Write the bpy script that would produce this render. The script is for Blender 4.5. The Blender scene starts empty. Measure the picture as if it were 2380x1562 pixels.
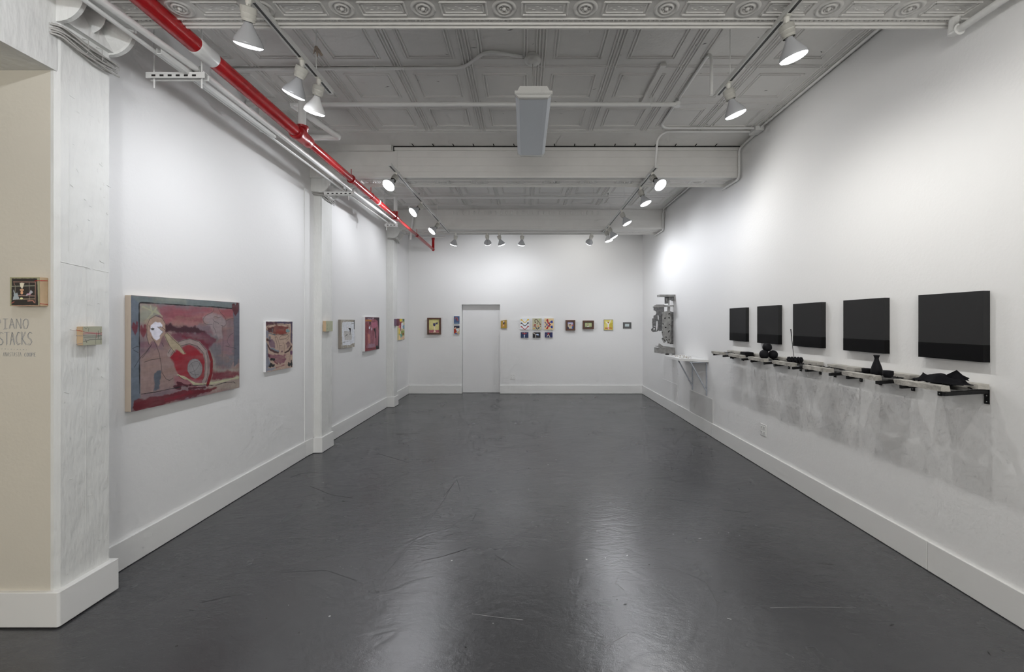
import bpy, math, random
import numpy as np
from mathutils import Vector, Matrix
C = bpy.context.scene.collection
PI = math.pi
CX, CY, F, CH = 1219.0, 750.0, 1000.0, 1.65   # vanishing point, focal length in px, camera height

def P(px, py, Y):                    # point seen at a pixel, at depth Y
    return Vector(((px-CX)*Y/F, Y, CH-(py-CY)*Y/F))
LW = -2.70
def RX(y): return 2.695+0.0066*(y-2.3)
CEIL = 3.87
BB = 3.495                           # underside of the cross beams

# ---------------------------------------------------------------- materials
def s2l(c):
    c = c/255.0
    return c/12.92 if c <= 0.04045 else ((c+0.055)/1.055)**2.4
def mat(name, col, rough=0.6, metal=0.0, bump=None, spec=None, emit=None, vary=0.0, vscale=3.0, vcol=None):
    m = bpy.data.materials.new(name); m.use_nodes = True
    nt = m.node_tree; b = nt.nodes['Principled BSDF']
    b.inputs['Base Color'].default_value = (*col, 1); b.inputs['Roughness'].default_value = rough
    b.inputs['Metallic'].default_value = metal
    if spec is not None: b.inputs['Specular IOR Level'].default_value = spec
    if emit:
        b.inputs['Emission Color'].default_value = (*emit[:3], 1); b.inputs['Emission Strength'].default_value = emit[3]
    tc = nt.nodes.new('ShaderNodeTexCoord')
    prev = None
    for (scale, dist, strength, kind, stretch) in (bump or []):
        mp = nt.nodes.new('ShaderNodeMapping'); mp.inputs['Scale'].default_value = stretch
        nt.links.new(tc.outputs['Object'], mp.inputs['Vector'])
        if kind == 'noise':
            n = nt.nodes.new('ShaderNodeTexNoise'); n.inputs['Scale'].default_value = scale; n.inputs['Detail'].default_value = 2.5
            out = n.outputs['Fac']
        elif kind == 'vor':
            n = nt.nodes.new('ShaderNodeTexVoronoi'); n.inputs['Scale'].default_value = scale; out = n.outputs['Distance']
        nt.links.new(mp.outputs['Vector'], n.inputs['Vector'])
        bp = nt.nodes.new('ShaderNodeBump'); bp.inputs['Strength'].default_value = strength; bp.inputs['Distance'].default_value = dist
        nt.links.new(out, bp.inputs['Height'])
        if prev: nt.links.new(prev, bp.inputs['Normal'])
        prev = bp.outputs['Normal']
    if prev: nt.links.new(prev, b.inputs['Normal'])
    if vary:
        n = nt.nodes.new('ShaderNodeTexNoise'); n.inputs['Scale'].default_value = vscale; n.inputs['Detail'].default_value = 3
        nt.links.new(tc.outputs['Object'], n.inputs['Vector'])
        r = nt.nodes.new('ShaderNodeValToRGB')
        r.color_ramp.elements[0].position = 0.3; r.color_ramp.elements[1].position = 0.7
        c2 = vcol or tuple(max(0, x*(1-vary)) for x in col)
        r.color_ramp.elements[0].color = (*c2, 1); r.color_ramp.elements[1].color = (*col, 1)
        nt.links.new(n.outputs['Fac'], r.inputs['Fac']); nt.links.new(r.outputs['Color'], b.inputs['Base Color'])
    return m
S1 = (1, 1, 1)
EXPO = 0.72
M = {}
M['wall'] = mat('white_wall_paint', (0.82, 0.82, 0.815), 0.75, bump=[(45, .003, .3, 'noise', S1)])
M['wall_cool'] = M['wall']
M['plaster'] = mat('rough_white_plaster', (0.76, 0.765, 0.745), 0.65, bump=[(30, .008, .7, 'noise', (1, 1, .3)), (6, .04, .3, 'noise', S1)], vary=.04, vscale=6)
M['cream'] = mat('warm_tinted_wall', (0.66, 0.62, 0.535), 0.7, bump=[(50, .003, .25, 'noise', S1)], vary=.03, vscale=2)  # warm light from the side room is tinted into this wall colour
M['ceiling'] = mat('painted_pressed_tin', (0.69, 0.68, 0.655), 0.5, bump=[(40, .004, .35, 'noise', S1), (9, .012, .25, 'noise', S1)], vary=.05, vscale=4)
M['lattice'] = mat('painted_lattice_tin', (0.70, 0.69, 0.665), 0.5, bump=[(14, .004, .4, 'vor', (1, 1, 1)), (30, .003, .3, 'noise', S1)], vary=.05, vscale=5)
M['trim'] = mat('white_trim_paint', (0.80, 0.80, 0.785), 0.45, bump=[(8, .004, .2, 'noise', S1)])
M['gap'] = mat('dark_gap', (0.012, 0.011, 0.01), 0.9)
M['door'] = mat('white_door_paint', (0.80, 0.80, 0.80), 0.5)
M['wpipe'] = mat('white_painted_pipe', (0.74, 0.74, 0.725), 0.35, bump=[(30, .002, .3, 'noise', S1)])
M['red'] = mat('red_pipe_enamel', (0.50, 0.012, 0.016), 0.22, bump=[(25, .004, .35, 'noise', S1)], vary=.35, vscale=3)
M['dred'] = mat('dark_red_fitting', (0.36, 0.010, 0.014), 0.3, bump=[(40, .003, .4, 'noise', S1)])
M['track'] = mat('white_track', (0.66, 0.66, 0.64), 0.4)
M['slot'] = mat('black_track_slot', (0.01, 0.01, 0.012), 0.4)
M['socket'] = mat('cream_lampholder', (0.70, 0.69, 0.64), 0.4)
M['silver'] = mat('silver_bulb_glass', (0.47, 0.48, 0.50), 0.22)
M['whiteglass'] = mat('white_bulb_glass', (0.85, 0.85, 0.85), 0.25)
M['lens'] = mat('lit_lens', (0.9, 0.9, 0.9), 0.4, emit=(0.95, 0.97, 1.0, 9.0))
M['lens'].cycles.emission_sampling = 'NONE'
M['metal'] = mat('galvanised', (0.45, 0.45, 0.44), 0.35, metal=.6)
M['cable'] = mat('grey_cable', (0.42, 0.41, 0.39), 0.55)
M['black'] = mat('black_steel', (0.008, 0.008, 0.009), 0.5, spec=.25)
M['charcoal'] = mat('charcoal_canvas', (0.030, 0.030, 0.031), 0.85, spec=.2, bump=[(400, .001, .3, 'noise', S1)])
M['blackband'] = mat('black_gloss_band', (0.004, 0.004, 0.0045), 0.55, spec=.12)
M['matblack'] = mat('matte_black', (0.006, 0.006, 0.008), 0.7, spec=.2, bump=[(120, .002, .4, 'noise', S1)])
M['cloth'] = mat('black_cloth', (0.006, 0.006, 0.008), 0.85, spec=.15, bump=[(300, .001, .4, 'noise', S1)])
M['concrete'] = mat('cast_concrete', (0.50, 0.48, 0.44), 0.85, bump=[(35, .008, .6, 'noise', S1), (120, .003, .4, 'noise', S1)], vary=.35, vscale=9)
M['slag'] = mat('dark_grey_sheet', (0.13, 0.13, 0.13), 0.3, bump=[(40, .006, .6, 'noise', S1)], vary=.7, vscale=25)
M['pewter'] = mat('grey_cast_metal', (0.36, 0.355, 0.34), 0.55, metal=.1, bump=[(45, .006, .5, 'noise', S1)], vary=.4, vscale=14)
M['pewterd'] = mat('dark_cast_metal', (0.19, 0.19, 0.19), 0.55, metal=.1, bump=[(60, .006, .6, 'noise', S1)], vary=.5, vscale=25)
M['laminate'] = mat('white_shelf_board', (0.80, 0.80, 0.79), 0.35)
M['bracket'] = mat('pale_blue_grey_steel', (0.42, 0.45, 0.50), 0.35)
M['panelgrey'] = mat('pale_grey_access_panel', (0.66, 0.66, 0.65), 0.6, bump=[(20, .003, .3, 'noise', S1)], vary=.08, vscale=5)
M['debris'] = mat('brown_crumbs', (0.28, 0.22, 0.13), 0.9)
M['plate'] = mat('outlet_plastic', (0.80, 0.80, 0.785), 0.3)
M['hole'] = mat('outlet_holes', (0.05, 0.05, 0.05), 0.6)
M['pine'] = mat('pine_wood', (0.58, 0.42, 0.26), 0.6, bump=[(30, .002, .3, 'noise', (1, 1, .1))], vary=.18, vscale=14)
M['cotton'] = mat('raw_canvas', (0.62, 0.52, 0.42), 0.9, bump=[(300, .001, .3, 'noise', S1)])
M['whiteedge'] = mat('white_canvas_edge', (0.80, 0.80, 0.81), 0.8)
M['greyedge'] = mat('grey_linen_edge', (0.33, 0.29, 0.25), 0.9)
M['walnut'] = mat('walnut_frame', (0.115, 0.045, 0.025), 0.45, vary=.3, vscale=10)
M['darkmat'] = mat('dark_mount_board', (0.025, 0.028, 0.035), 0.8)
M['greyframe'] = mat('grey_frame', (0.10, 0.10, 0.10), 0.5)
M['diffuser'] = mat('frosted_diffuser', (0.62, 0.66, 0.70), 0.35)
M['fixture'] = mat('white_fixture_cap', (0.60, 0.60, 0.58), 0.4)
M['ink'] = mat('blue_grey_crayon', (0.22, 0.25, 0.32), 0.9)
M['inkpale'] = mat('pale_blue_crayon', (0.30, 0.32, 0.36), 0.9)
M['rag'] = mat('beige_rag', (0.40, 0.33, 0.27), 0.9)
M['purple'] = mat('purple_paint', (0.20, 0.13, 0.19), 0.7)

def floor_material():
    m = bpy.data.materials.new('grey_painted_concrete_floor'); m.use_nodes = True
    nt = m.node_tree; b = nt.nodes['Principled BSDF']; N = nt.nodes.new; L = nt.links.new
    tc = N('ShaderNodeTexCoord')
    def noise(scale, detail=4, stretch=S1, rot=0, rough=.55, dist=0):
        mp = N('ShaderNodeMapping'); mp.inputs['Scale'].default_value = stretch; mp.inputs['Rotation'].default_value = (0, 0, rot)
        L(tc.outputs['Object'], mp.inputs['Vector'])
        n = N('ShaderNodeTexNoise'); n.inputs['Scale'].default_value = scale; n.inputs['Detail'].default_value = detail
        n.inputs['Roughness'].default_value = rough; n.inputs['Distortion'].default_value = dist
        L(mp.outputs['Vector'], n.inputs['Vector']); return n.outputs['Fac']
    r = N('ShaderNodeValToRGB'); r.color_ramp.elements[0].position = .3; r.color_ramp.elements[1].position = .7
    r.color_ramp.elements[0].color = (.048, .049, .053, 1); r.color_ramp.elements[1].color = (.066, .067, .071, 1)
    L(noise(1.3), r.inputs['Fac'])
    # chips of pale paint and dark specks
    v = N('ShaderNodeTexVoronoi'); v.inputs['Scale'].default_value = 3.1; L(tc.outputs['Object'], v.inputs['Vector'])
    lt = N('ShaderNodeMath'); lt.operation = 'LESS_THAN'; lt.inputs[1].default_value = .022; L(v.outputs['Distance'], lt.inputs[0])
    mx = N('ShaderNodeMixRGB'); mx.inputs['Color2'].default_value = (.30, .30, .29, 1); L(lt.outputs[0], mx.inputs['Fac']); L(r.outputs['Color'], mx.inputs['Color1'])
    v2 = N('ShaderNodeTexVoronoi'); v2.inputs['Scale'].default_value = 4.3
    mp2 = N('ShaderNodeMapping'); mp2.inputs['Location'].default_value = (3.3, 1.7, 0); L(tc.outputs['Object'], mp2.inputs['Vector']); L(mp2.outputs['Vector'], v2.inputs['Vector'])
    lt2 = N('ShaderNodeMath'); lt2.operation = 'LESS_THAN'; lt2.inputs[1].default_value = .03; L(v2.outputs['Distance'], lt2.inputs[0])
    mx2 = N('ShaderNodeMixRGB'); mx2.inputs['Color2'].default_value = (.03, .03, .03, 1); L(lt2.outputs[0], mx2.inputs['Fac']); L(mx.outputs['Color'], mx2.inputs['Color1'])
    L(mx2.outputs['Color'], b.inputs['Base Color'])
    rr = N('ShaderNodeMapRange'); rr.inputs['To Min'].default_value = .19; rr.inputs['To Max'].default_value = .32
    L(noise(2.2), rr.inputs['Value']); L(rr.outputs['Result'], b.inputs['Roughness']); b.inputs['Specular IOR Level'].default_value = .8
    prev = None
    for out, d, st in ((noise(1.1, 3), .03, .22), (noise(5, 4, (1, 1.6, 1), .4, dist=1.5), .007, .3), (noise(30, 6, (1, 1.7, 1), -.5, dist=.6), .002, .42), (noise(170, 3), .0009, .5)):
        bp = N('ShaderNodeBump'); bp.inputs['Strength'].default_value = st; bp.inputs['Distance'].default_value = d
        L(out, bp.inputs['Height'])
        if prev: L(prev, bp.inputs['Normal'])
        prev = bp.outputs['Normal']
    # long trowel ridges and scratches
    w = N('ShaderNodeTexWave'); w.inputs['Scale'].default_value = .55; w.inputs['Distortion'].default_value = 9; w.inputs['Detail'].default_value = 3; w.inputs['Detail Scale'].default_value = 1.3
    mp = N('ShaderNodeMapping'); mp.inputs['Rotation'].default_value = (0, 0, .9); L(tc.outputs['Object'], mp.inputs['Vector']); L(mp.outputs['Vector'], w.inputs['Vector'])
    cr = N('ShaderNodeValToRGB'); cr.color_ramp.elements[0].position = .96; cr.color_ramp.elements[1].position = 1.0; L(w.outputs['Fac'], cr.inputs['Fac'])
    bp = N('ShaderNodeBump'); bp.inputs['Strength'].default_value = .16; bp.inputs['Distance'].default_value = .003
    L(cr.outputs['Color'], bp.inputs['Height']); L(prev, bp.inputs['Normal'])
    L(bp.outputs['Normal'], b.inputs['Normal'])
    return m
M['floor'] = floor_material()
M['mark'] = mat('dark_floor_mark', (.02, .02, .021), .5); M['chip'] = mat('pale_floor_chip', (.22, .22, .22), .6)
def art_material():
    m = bpy.data.materials.new('painted_picture'); m.use_nodes = True
    nt = m.node_tree; b = nt.nodes['Principled BSDF']
    a = nt.nodes.new('ShaderNodeAttribute'); a.attribute_name = 'Col'
    nt.links.new(a.outputs['Color'], b.inputs['Base Color']); b.inputs['Roughness'].default_value = .6
    return m
M['art'] = art_material()

# ---------------------------------------------------------------- mesh building
class MB:
    def __init__(s): s.v = []; s.f = []; s.m = []; s.s = []; s.mats = []
    def mi(s, m):
        m = M[m] if isinstance(m, str) else m
        if m not in s.mats: s.mats.append(m)
        return s.mats.index(m)
    def add(s, vs, fs, m, smooth=False):
        o = len(s.v); s.v += [tuple(v) for v in vs]; k = s.mi(m)
        for f in fs: s.f.append([i+o for i in f]); s.m.append(k); s.s.append(smooth)
        return s
    def box(s, a, b, m):
        (x0, y0, z0), (x1, y1, z1) = a, b
        x0, x1 = min(x0, x1), max(x0, x1); y0, y1 = min(y0, y1), max(y0, y1); z0, z1 = min(z0, z1), max(z0, z1)
        vs = [(x0,y0,z0),(x1,y0,z0),(x1,y1,z0),(x0,y1,z0),(x0,y0,z1),(x1,y0,z1),(x1,y1,z1),(x0,y1,z1)]
        return s.add(vs, [(0,3,2,1),(4,5,6,7),(0,1,5,4),(1,2,6,5),(2,3,7,6),(3,0,4,7)], m)
    def obox(s, O, U, V, W, m):              # box from corner O with edge vectors
        O, U, V, W = map(Vector, (O, U, V, W))
        vs = [O, O+U, O+U+V, O+V, O+W, O+U+W, O+U+V+W, O+V+W]
        fs = [(0,3,2,1),(4,5,6,7),(0,1,5,4),(1,2,6,5),(2,3,7,6),(3,0,4,7)]
        if U.cross(V).dot(W) < 0: fs = [f[::-1] for f in fs]
        return s.add(vs, fs, m)
    def prism(s, pts, ext, m):               # planar polygon of 3D points pushed along ext
        pts = [Vector(p) for p in pts]; e = Vector(ext); n = len(pts)
        nn = Vector((0, 0, 0))
        for i in range(n): nn += pts[i].cross(pts[(i+1) % n])
        if nn.dot(e) > 0: pts = pts[::-1]
        return s.add(pts+[p+e for p in pts], [list(range(n)), list(range(2*n-1, n-1, -1))]+[(i, i+n, (i+1) % n+n, (i+1) % n) for i in range(n)], m)
    def tube(s, path, r, m, seg=12, caps=True):
        path = [Vector(p) for p in path]; n = len(path); rs = r if isinstance(r, (list, tuple)) else [r]*n
        t0 = (path[1]-path[0]).normalized(); up = Vector((0, 0, 1)) if abs(t0.z) < .9 else Vector((1, 0, 0))
        a = t0.cross(up).normalized(); vs = []; fs = []
        for i in range(n):
            t = (path[min(i+1, n-1)]-path[max(i-1, 0)]).normalized()
            a = (a-t*a.dot(t)).normalized(); b = t.cross(a)
            for k in range(seg):
                w = 2*PI*k/seg; vs.append(path[i]+(a*math.cos(w)+b*math.sin(w))*rs[i])
        for i in range(n-1):
            for k in range(seg):
                k2 = (k+1) % seg; fs.append((i*seg+k, i*seg+k2, (i+1)*seg+k2, (i+1)*seg+k))
        s.add(vs, fs, m, True)
        if caps: s.add(vs[:seg], [list(range(seg))[::-1]], m); s.add(vs[-seg:], [list(range(seg))], m)
        return s
    def lathe(s, prof, O, axis, m, seg=24, smooth=True, squash=1.0):
        O = Vector(O); t = Vector(axis).normalized(); up = Vector((0, 0, 1)) if abs(t.z) < .9 else Vector((1, 0, 0))
        a = t.cross(up).normalized(); b = t.cross(a); vs = []; fs = []
        for (r, h) in prof:
            for k in range(seg):
                w = 2*PI*k/seg; vs.append(O+t*h+(a*math.cos(w)+b*math.sin(w)*squash)*max(r, 1e-5))
        for i in range(len(prof)-1):
            for k in range(seg):
                k2 = (k+1) % seg; fs.append((i*seg+k, i*seg+k2, (i+1)*seg+k2, (i+1)*seg+k))
        return s.add(vs, fs, m, smooth)
    def sphere(s, c, r, m, seg=20, rings=12, sc=(1, 1, 1)):
        prof = [(r*math.sin(PI*i/rings), -r*math.cos(PI*i/rings)) for i in range(rings+1)]
        k = len(s.v); s.lathe(prof, (0, 0, 0), (0, 0, 1), m, seg)
        for i in range(k, len(s.v)):
            x, y, z = s.v[i]; s.v[i] = (x*sc[0]+c[0], y*sc[1]+c[1], z*sc[2]+c[2])
        return s
    def build(s, name, parent=None, loc=None, bevel=0):
        me = bpy.data.meshes.new(name)
        off = Vector(loc) if loc is not None else Vector((0, 0, 0))
        if parent is not None: off = worldloc(parent)+off
        if loc is None and parent is None: off = Vector((0, 0, 0))
        me.from_pydata([(x-off.x, y-off.y, z-off.z) for x, y, z in s.v], [], s.f)
        for m in s.mats: me.materials.append(m)
        me.polygons.foreach_set('material_index', s.m); me.polygons.foreach_set('use_smooth', s.s)
        me.validate(); me.update()
        o = bpy.data.objects.new(name, me); C.objects.link(o)
        if parent is not None: o.parent = parent; o.location = Vector(loc) if loc is not None else (0, 0, 0)
        elif loc is not None: o.location = loc
        if bevel:
            b = o.modifiers.new('soft_edges', 'BEVEL'); b.width = bevel; b.segments = 2; b.limit_method = 'ANGLE'
        return o
def worldloc(o):
    v = Vector((0, 0, 0))
    while o is not None: v += Vector(o.location); o = o.parent
    return v
def thing(name, loc, label, cat, group=None):
    o = bpy.data.objects.new(name, None); C.objects.link(o); o.location = loc; o.empty_display_size = .1
    return tag(o, label, cat, group)
def tag(o, label, cat, group=None):
    o['label'] = label; o['category'] = cat
    if group: o['group'] = group
    return o
def struct(o, label=None):
    o['kind'] = 'structure'
    if label: o['label'] = label
    return o
def dup(root):
    def cp(o, par):
        c = o.copy(); C.objects.link(c); c.parent = par
        for ch in o.children: cp(ch, c)
        return c
    return cp(root, None)
def rnd(path, rad=.05, n=5):             # round the corners of a path
    path = [Vector(p) for p in path]; out = [path[0]]
    for i in range(1, len(path)-1):
        p, a, b = path[i], path[i-1], path[i+1]
        d1 = (a-p); d2 = (b-p); r = min(rad, d1.length*.45, d2.length*.45)
        A = p+d1.normalized()*r; B = p+d2.normalized()*r
        for k in range(n+1):
            t = k/n; out.append(A*(1-t)**2+p*2*t*(1-t)+B*t*t)
    out.append(path[-1]); return out

# ---------------------------------------------------------------- the room
YE = 10.0
mb = MB(); mb.box((-4.9, -3.6, -.12), (2.95, 10.35, 0), 'floor')
def scratch(pts, w, m):                  # wear marks on the floor, points given in picture coordinates on the floor plane
    pts = [Vector(((x-CX)*CH/(y-CY), F*CH/(y-CY), .0006)) for x, y in pts]
    for p, q in zip(pts, pts[1:]):
        s = Vector((0, 0, 1)).cross((q-p).normalized())*w/2; mb.add([p-s, q-s, q+s, p+s], [(0, 1, 2, 3)], m)
for pts, w, m in (([(980, 1304), (1030, 1293), (1085, 1276)], .004, 'gap'), ([(895, 1335), (985, 1228), (1030, 1165), (1057, 1118)], .0025, 'mark'), ([(1098, 1210), (1107, 1192)], .004, 'mark'), ([(1028, 1248), (1070, 1236)], .004, 'mark'), ([(1430, 1358), (1438, 1338)], .003, 'gap'), ([(1432, 1356), (1450, 1372)], .003, 'gap'), ([(1590, 1330), (1640, 1352), (1668, 1403)], .002, 'mark'),
  ([(1790, 1413), (1880, 1411), (1990, 1413)], .003, 'chip'), ([(1097, 1427), (1150, 1434), (1215, 1441)], .004, 'chip'), ([(1405, 1503), (1458, 1474)], .003, 'chip'), ([(675, 1110), (700, 1100), (740, 1098)], .004, 'mark'), ([(720, 1130), (770, 1150), (820, 1158)], .003, 'mark'), ([(920, 1009), (975, 1008)], .006, 'mark'), ([(880, 1055), (950, 1075)], .004, 'mark'), ([(1030, 1155), (1062, 1115), (1070, 1142)], .003, 'mark'),
  ([(660, 1330), (760, 1326), (830, 1350)], .003, 'mark'), ([(1150, 1290), (1200, 1320)], .003, 'mark'), ([(1900, 1310), (1935, 1312)], .003, 'gap'), ([(1682, 1185), (1740, 1192)], .004, 'mark'), ([(1560, 1160), (1620, 1168)], .004, 'mark'), ([(470, 1400), (560, 1380)], .003, 'mark'), ([(1690, 1437), (1700, 1440)], .008, 'chip')):
    scratch(pts, w, m)
rs = np.random.RandomState(12)
for k in range(120):
    x = rs.uniform(-2.5, 2.5); y = rs.uniform(2.1, 9.5); l = rs.uniform(.004, .02); an = rs.uniform(0, 3.1); w = rs.uniform(.003, .007)
    dd = Vector((math.cos(an), math.sin(an), 0)); pp = Vector((-dd.y, dd.x, 0)); cc = Vector((x, y, .0006))
    mb.add([cc-dd*l, cc-pp*w, cc+dd*l, cc+pp*w*.8], [(0, 1, 2, 3)], 'chip' if rs.rand() < .25 else 'mark')
struct(mb.build('floor'), 'dark grey painted concrete floor')
# ceiling of pressed tin panels
mb = MB(); mb.box((-2.85, -3.6, CEIL), (2.95, 10.1, CEIL+.1), 'ceiling')
def bead(x0, y0, x1, y1, w=.016, h=.007, z=None, m='ceiling'):
    z = CEIL if z is None else z
    d = Vector((x1-x0, y1-y0, 0)).normalized(); p = Vector((-d.y, d.x, 0))
    a = Vector((x0, y0, z+.001)); b = Vector((x1, y1, z+.001)); H = Vector((0, 0, -h-.001))
    vs = [a-p*w/2, a-p*w*.22+H, a+p*w*.22+H, a+p*w/2, b-p*w/2, b-p*w*.22+H, b+p*w*.22+H, b+p*w/2]
    mb.add(vs, [(0, 1, 5, 4), (1, 2, 6, 5), (2, 3, 7, 6), (0, 3, 2, 1), (4, 5, 6, 7)], m)
def tin_bay(ya, yb, n):
    sp = .6215
    xs = [.134+.618*k for k in range(-5, 5)]
    xs = [x for x in xs if LW+.02 < x < 2.68]
    ys = [ya+sp*i for i in range(n+1)]
    for x in xs:
        for dx in (-.036, -.014, .014, .036): bead(x+dx, ya, x+dx, ys[-1], .015, .008)
    for y in ys:
        for dy in (-.014, .014): bead(LW, y+dy, 2.69, y+dy, .014, .006)
    for x in [xs[0]-.618]+xs:
        for y in ys[:-1]:
            a, b, c, d = x+.112, y+.112, x+.506, y+.51
            if c > 2.66: c = 2.64
            a = max(a, LW+.03)
            if c-a < .1: continue
            for q in (0, .022):
                bead(a+q, b+q, c-q, b+q); bead(a+q, d-q, c-q, d-q); bead(a+q, b+q, a+q, d-q); bead(c-q, b+q, c-q, d-q)
tin_bay(3.104, 4.99, 3); bead(LW, 2.72, 2.69, 2.72)
tin_bay(6.25, 8.11, 3)
tin_bay(-.5, 2.0, 4)
mb.box((LW, 5.02, CEIL-.004), (2.72, 5.42, CEIL+.01), 'lattice')
mb.box((LW, 8.14, CEIL-.004), (2.72, 8.42, CEIL+.01), 'lattice')
random.seed(3)
for i in range(150):                        # chips where dark tin shows
    x = random.uniform(-1.5, 2.6); y = random.choice([random.uniform(3.2, 5.3), random.uniform(6, 8.3)]); l = random.uniform(.006, .03); w = random.uniform(.003, .007)
    if i < 22: x = random.uniform(1.7, 2.6)
    an = random.uniform(-.6, .9)
    d = Vector((math.cos(an), math.sin(an), 0)); p = Vector((-d.y, d.x, 0)); c = Vector((x, y, CEIL-.0012))
    mb.add([c-d*l, c+p*w*.6, c+d*l, c-p*w*.5], [(0, 1, 2, 3)], 'gap')
struct(mb.build('ceiling'), 'pressed tin panel ceiling painted white')

# walls
mb = MB(); mb.box((LW-.12, 2.64, 0), (LW, YE+.1, CEIL+.05), 'wall'); struct(mb.build('wall_left'), 'long white left wall')
mb = MB()
mb.prism([(RX(-3.6), -3.6, 0), (RX(YE+.1), YE+.1, 0), (RX(YE+.1)+.12, YE+.1, 0), (RX(-3.6)+.12, -3.6, 0)], (0, 0, CEIL+.05), 'wall')
struct(mb.build('wall_right'), 'long white right wall')
DX0, DX1, DZ = -1.46, -.57, 2.07
mb = MB()
mb.box((LW-.1, YE, 0), (DX0, YE+.16, CEIL+.05), 'wall'); mb.box((DX1, YE, 0), (2.9, YE+.16, CEIL+.05), 'wall')
mb.box((DX0, YE, DZ), (DX1, YE+.16, CEIL+.05), 'wall')
mb.box((LW-.1, YE+.16, 0), (2.9, YE+.22, CEIL+.05), 'wall')
struct(mb.build('wall_end'), 'white end wall with a recessed doorway')
mb = MB(); mb.box((DX0+.006, YE+.13, .006), (DX1-.006, YE+.165, DZ-.004), 'door')
struct(mb.build('door_1'), 'plain white flush door in the end wall')
mb = MB(); mb.box((-4.9, -3.7, 0), (2.9, -3.6, CEIL+.05), 'wall'); struct(mb.build('wall_front'), 'white wall behind the camera')
mb = MB(); mb.box((-5.0, -3.6, 0), (-4.9, 2.5, 3.1), 'cream'); struct(mb.build('wall_side'), 'wall of the side room')
# return wall, warm light tinted into its colour, with the first pillar
mb = MB()
mb.box((-4.9, 2.337, 0), (-2.575, 2.60, CEIL), 'cream')
struct(mb.build('wall_return'), 'wall facing the camera beside the first pillar, warm light tinted into its colour')
mb = MB()
c = .012
mb.prism([(-2.574, 2.3365, 0), (-2.545-c, 2.3365, 0), (-2.545, 2.3365+c+.012, 0), (-2.545, 2.636, 0), (-2.72, 2.64, 0), (-2.72, 2.60, 0), (-2.574, 2.60, 0)], (0, 0, CEIL), 'plaster')
rs = np.random.RandomState(21)
def ridge(pts, r=.0016): mb.tube([(-2.5445, y, z) for y, z in pts], r, 'plaster', 6)
ridge([(2.36, 1.985), (2.42, 1.978), (2.50, 1.972), (2.52, 1.965)]); ridge([(2.54, 1.965), (2.63, 1.957)], .0012); ridge([(2.497, 1.97), (2.499, 1.4), (2.495, .9), (2.498, .45)], .0011); ridge([(2.40, 2.9), (2.405, 2.3), (2.40, 2.05)], .001)
for k in range(70):
    y = rs.uniform(2.37, 2.625); z = rs.uniform(.25, 3.2); l = rs.uniform(.005, .03); t_ = rs.uniform(-.3, .3) + (0 if rs.rand() < .6 else 1.2)
    ridge([(y, z), (y+l*.4*math.sin(t_), z-l*.6*math.cos(t_)), (y+l*math.sin(t_+.3), z-l*math.cos(t_))], rs.uniform(.0008, .002))
struct(mb.build('trim_1'), 'rough white plastered pillar nearest the camera')
mb = MB(); mb.box((-4.9, -3.6, 3.021), (-2.548, 2.345, CEIL+.02), 'plaster')
struct(mb.build('trim_2'), 'white header beam over the opening to the side room')

def pillar(n, y0, y1, x, label, fair):
    mb = MB()
    c = .012
    mb.prism([(-2.71, y0, 0), (x-c, y0, 0), (x, y0+c, 0), (x, y1, 0), (-2.71, y1, 0)], (0, 0, CEIL), 'plaster')
    if fair: mb.prism([(-2.71, y0-.19, 0), (-2.692, y0-.19, 0), (-2.675, y0+.01, 0), (-2.71, y0+.01, 0)], (0, 0, 3.3), 'wall')
    struct(mb.build('trim_%d' % n), label)
pillar(3, 5.465, 5.76, -2.58, 'white plastered pillar at the middle of the left wall', True)
pillar(4, 8.42, 8.66, -2.56, 'white plastered pillar near the end of the left wall', False)

# spool shaped corbels at the pillar heads
def corbel(n, x, y0, y1, label, r=.15):
    mb = MB(); zc = 3.44; L = y1-y0
    prof = [(0, 0), (r, 0), (r, .022), (r*.93, .028), (.045, L*.30), (.045, L*.34), (r*.72, L*.52), (.06, L*.66), (r*.93, L-.03), (r, L-.024), (r, L), (0, L)]
    mb.lathe(prof, (x, y0, zc), (0, 1, 0), 'plaster', 36, smooth=False)
    mb.box((x-.1, y0+.004, 3.30), (x+.033, y1-.004, BB+.01), 'plaster')
    mb.box((x-.1, y0+.02, 3.44), (x+.17, y1-.02, BB+.005), 'plaster')
    struct(mb.build('trim_%d' % n), label)
corbel(5, -2.545, 2.34, 2.66, 'flared white corbel on top of the nearest pillar')
corbel(6, -2.60, 5.44, 5.80, 'flared white corbel on top of the middle pillar', .14)
corbel(7, -2.57, 8.40, 8.72, 'flared white corbel on top of the far pillar', .13)

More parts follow.
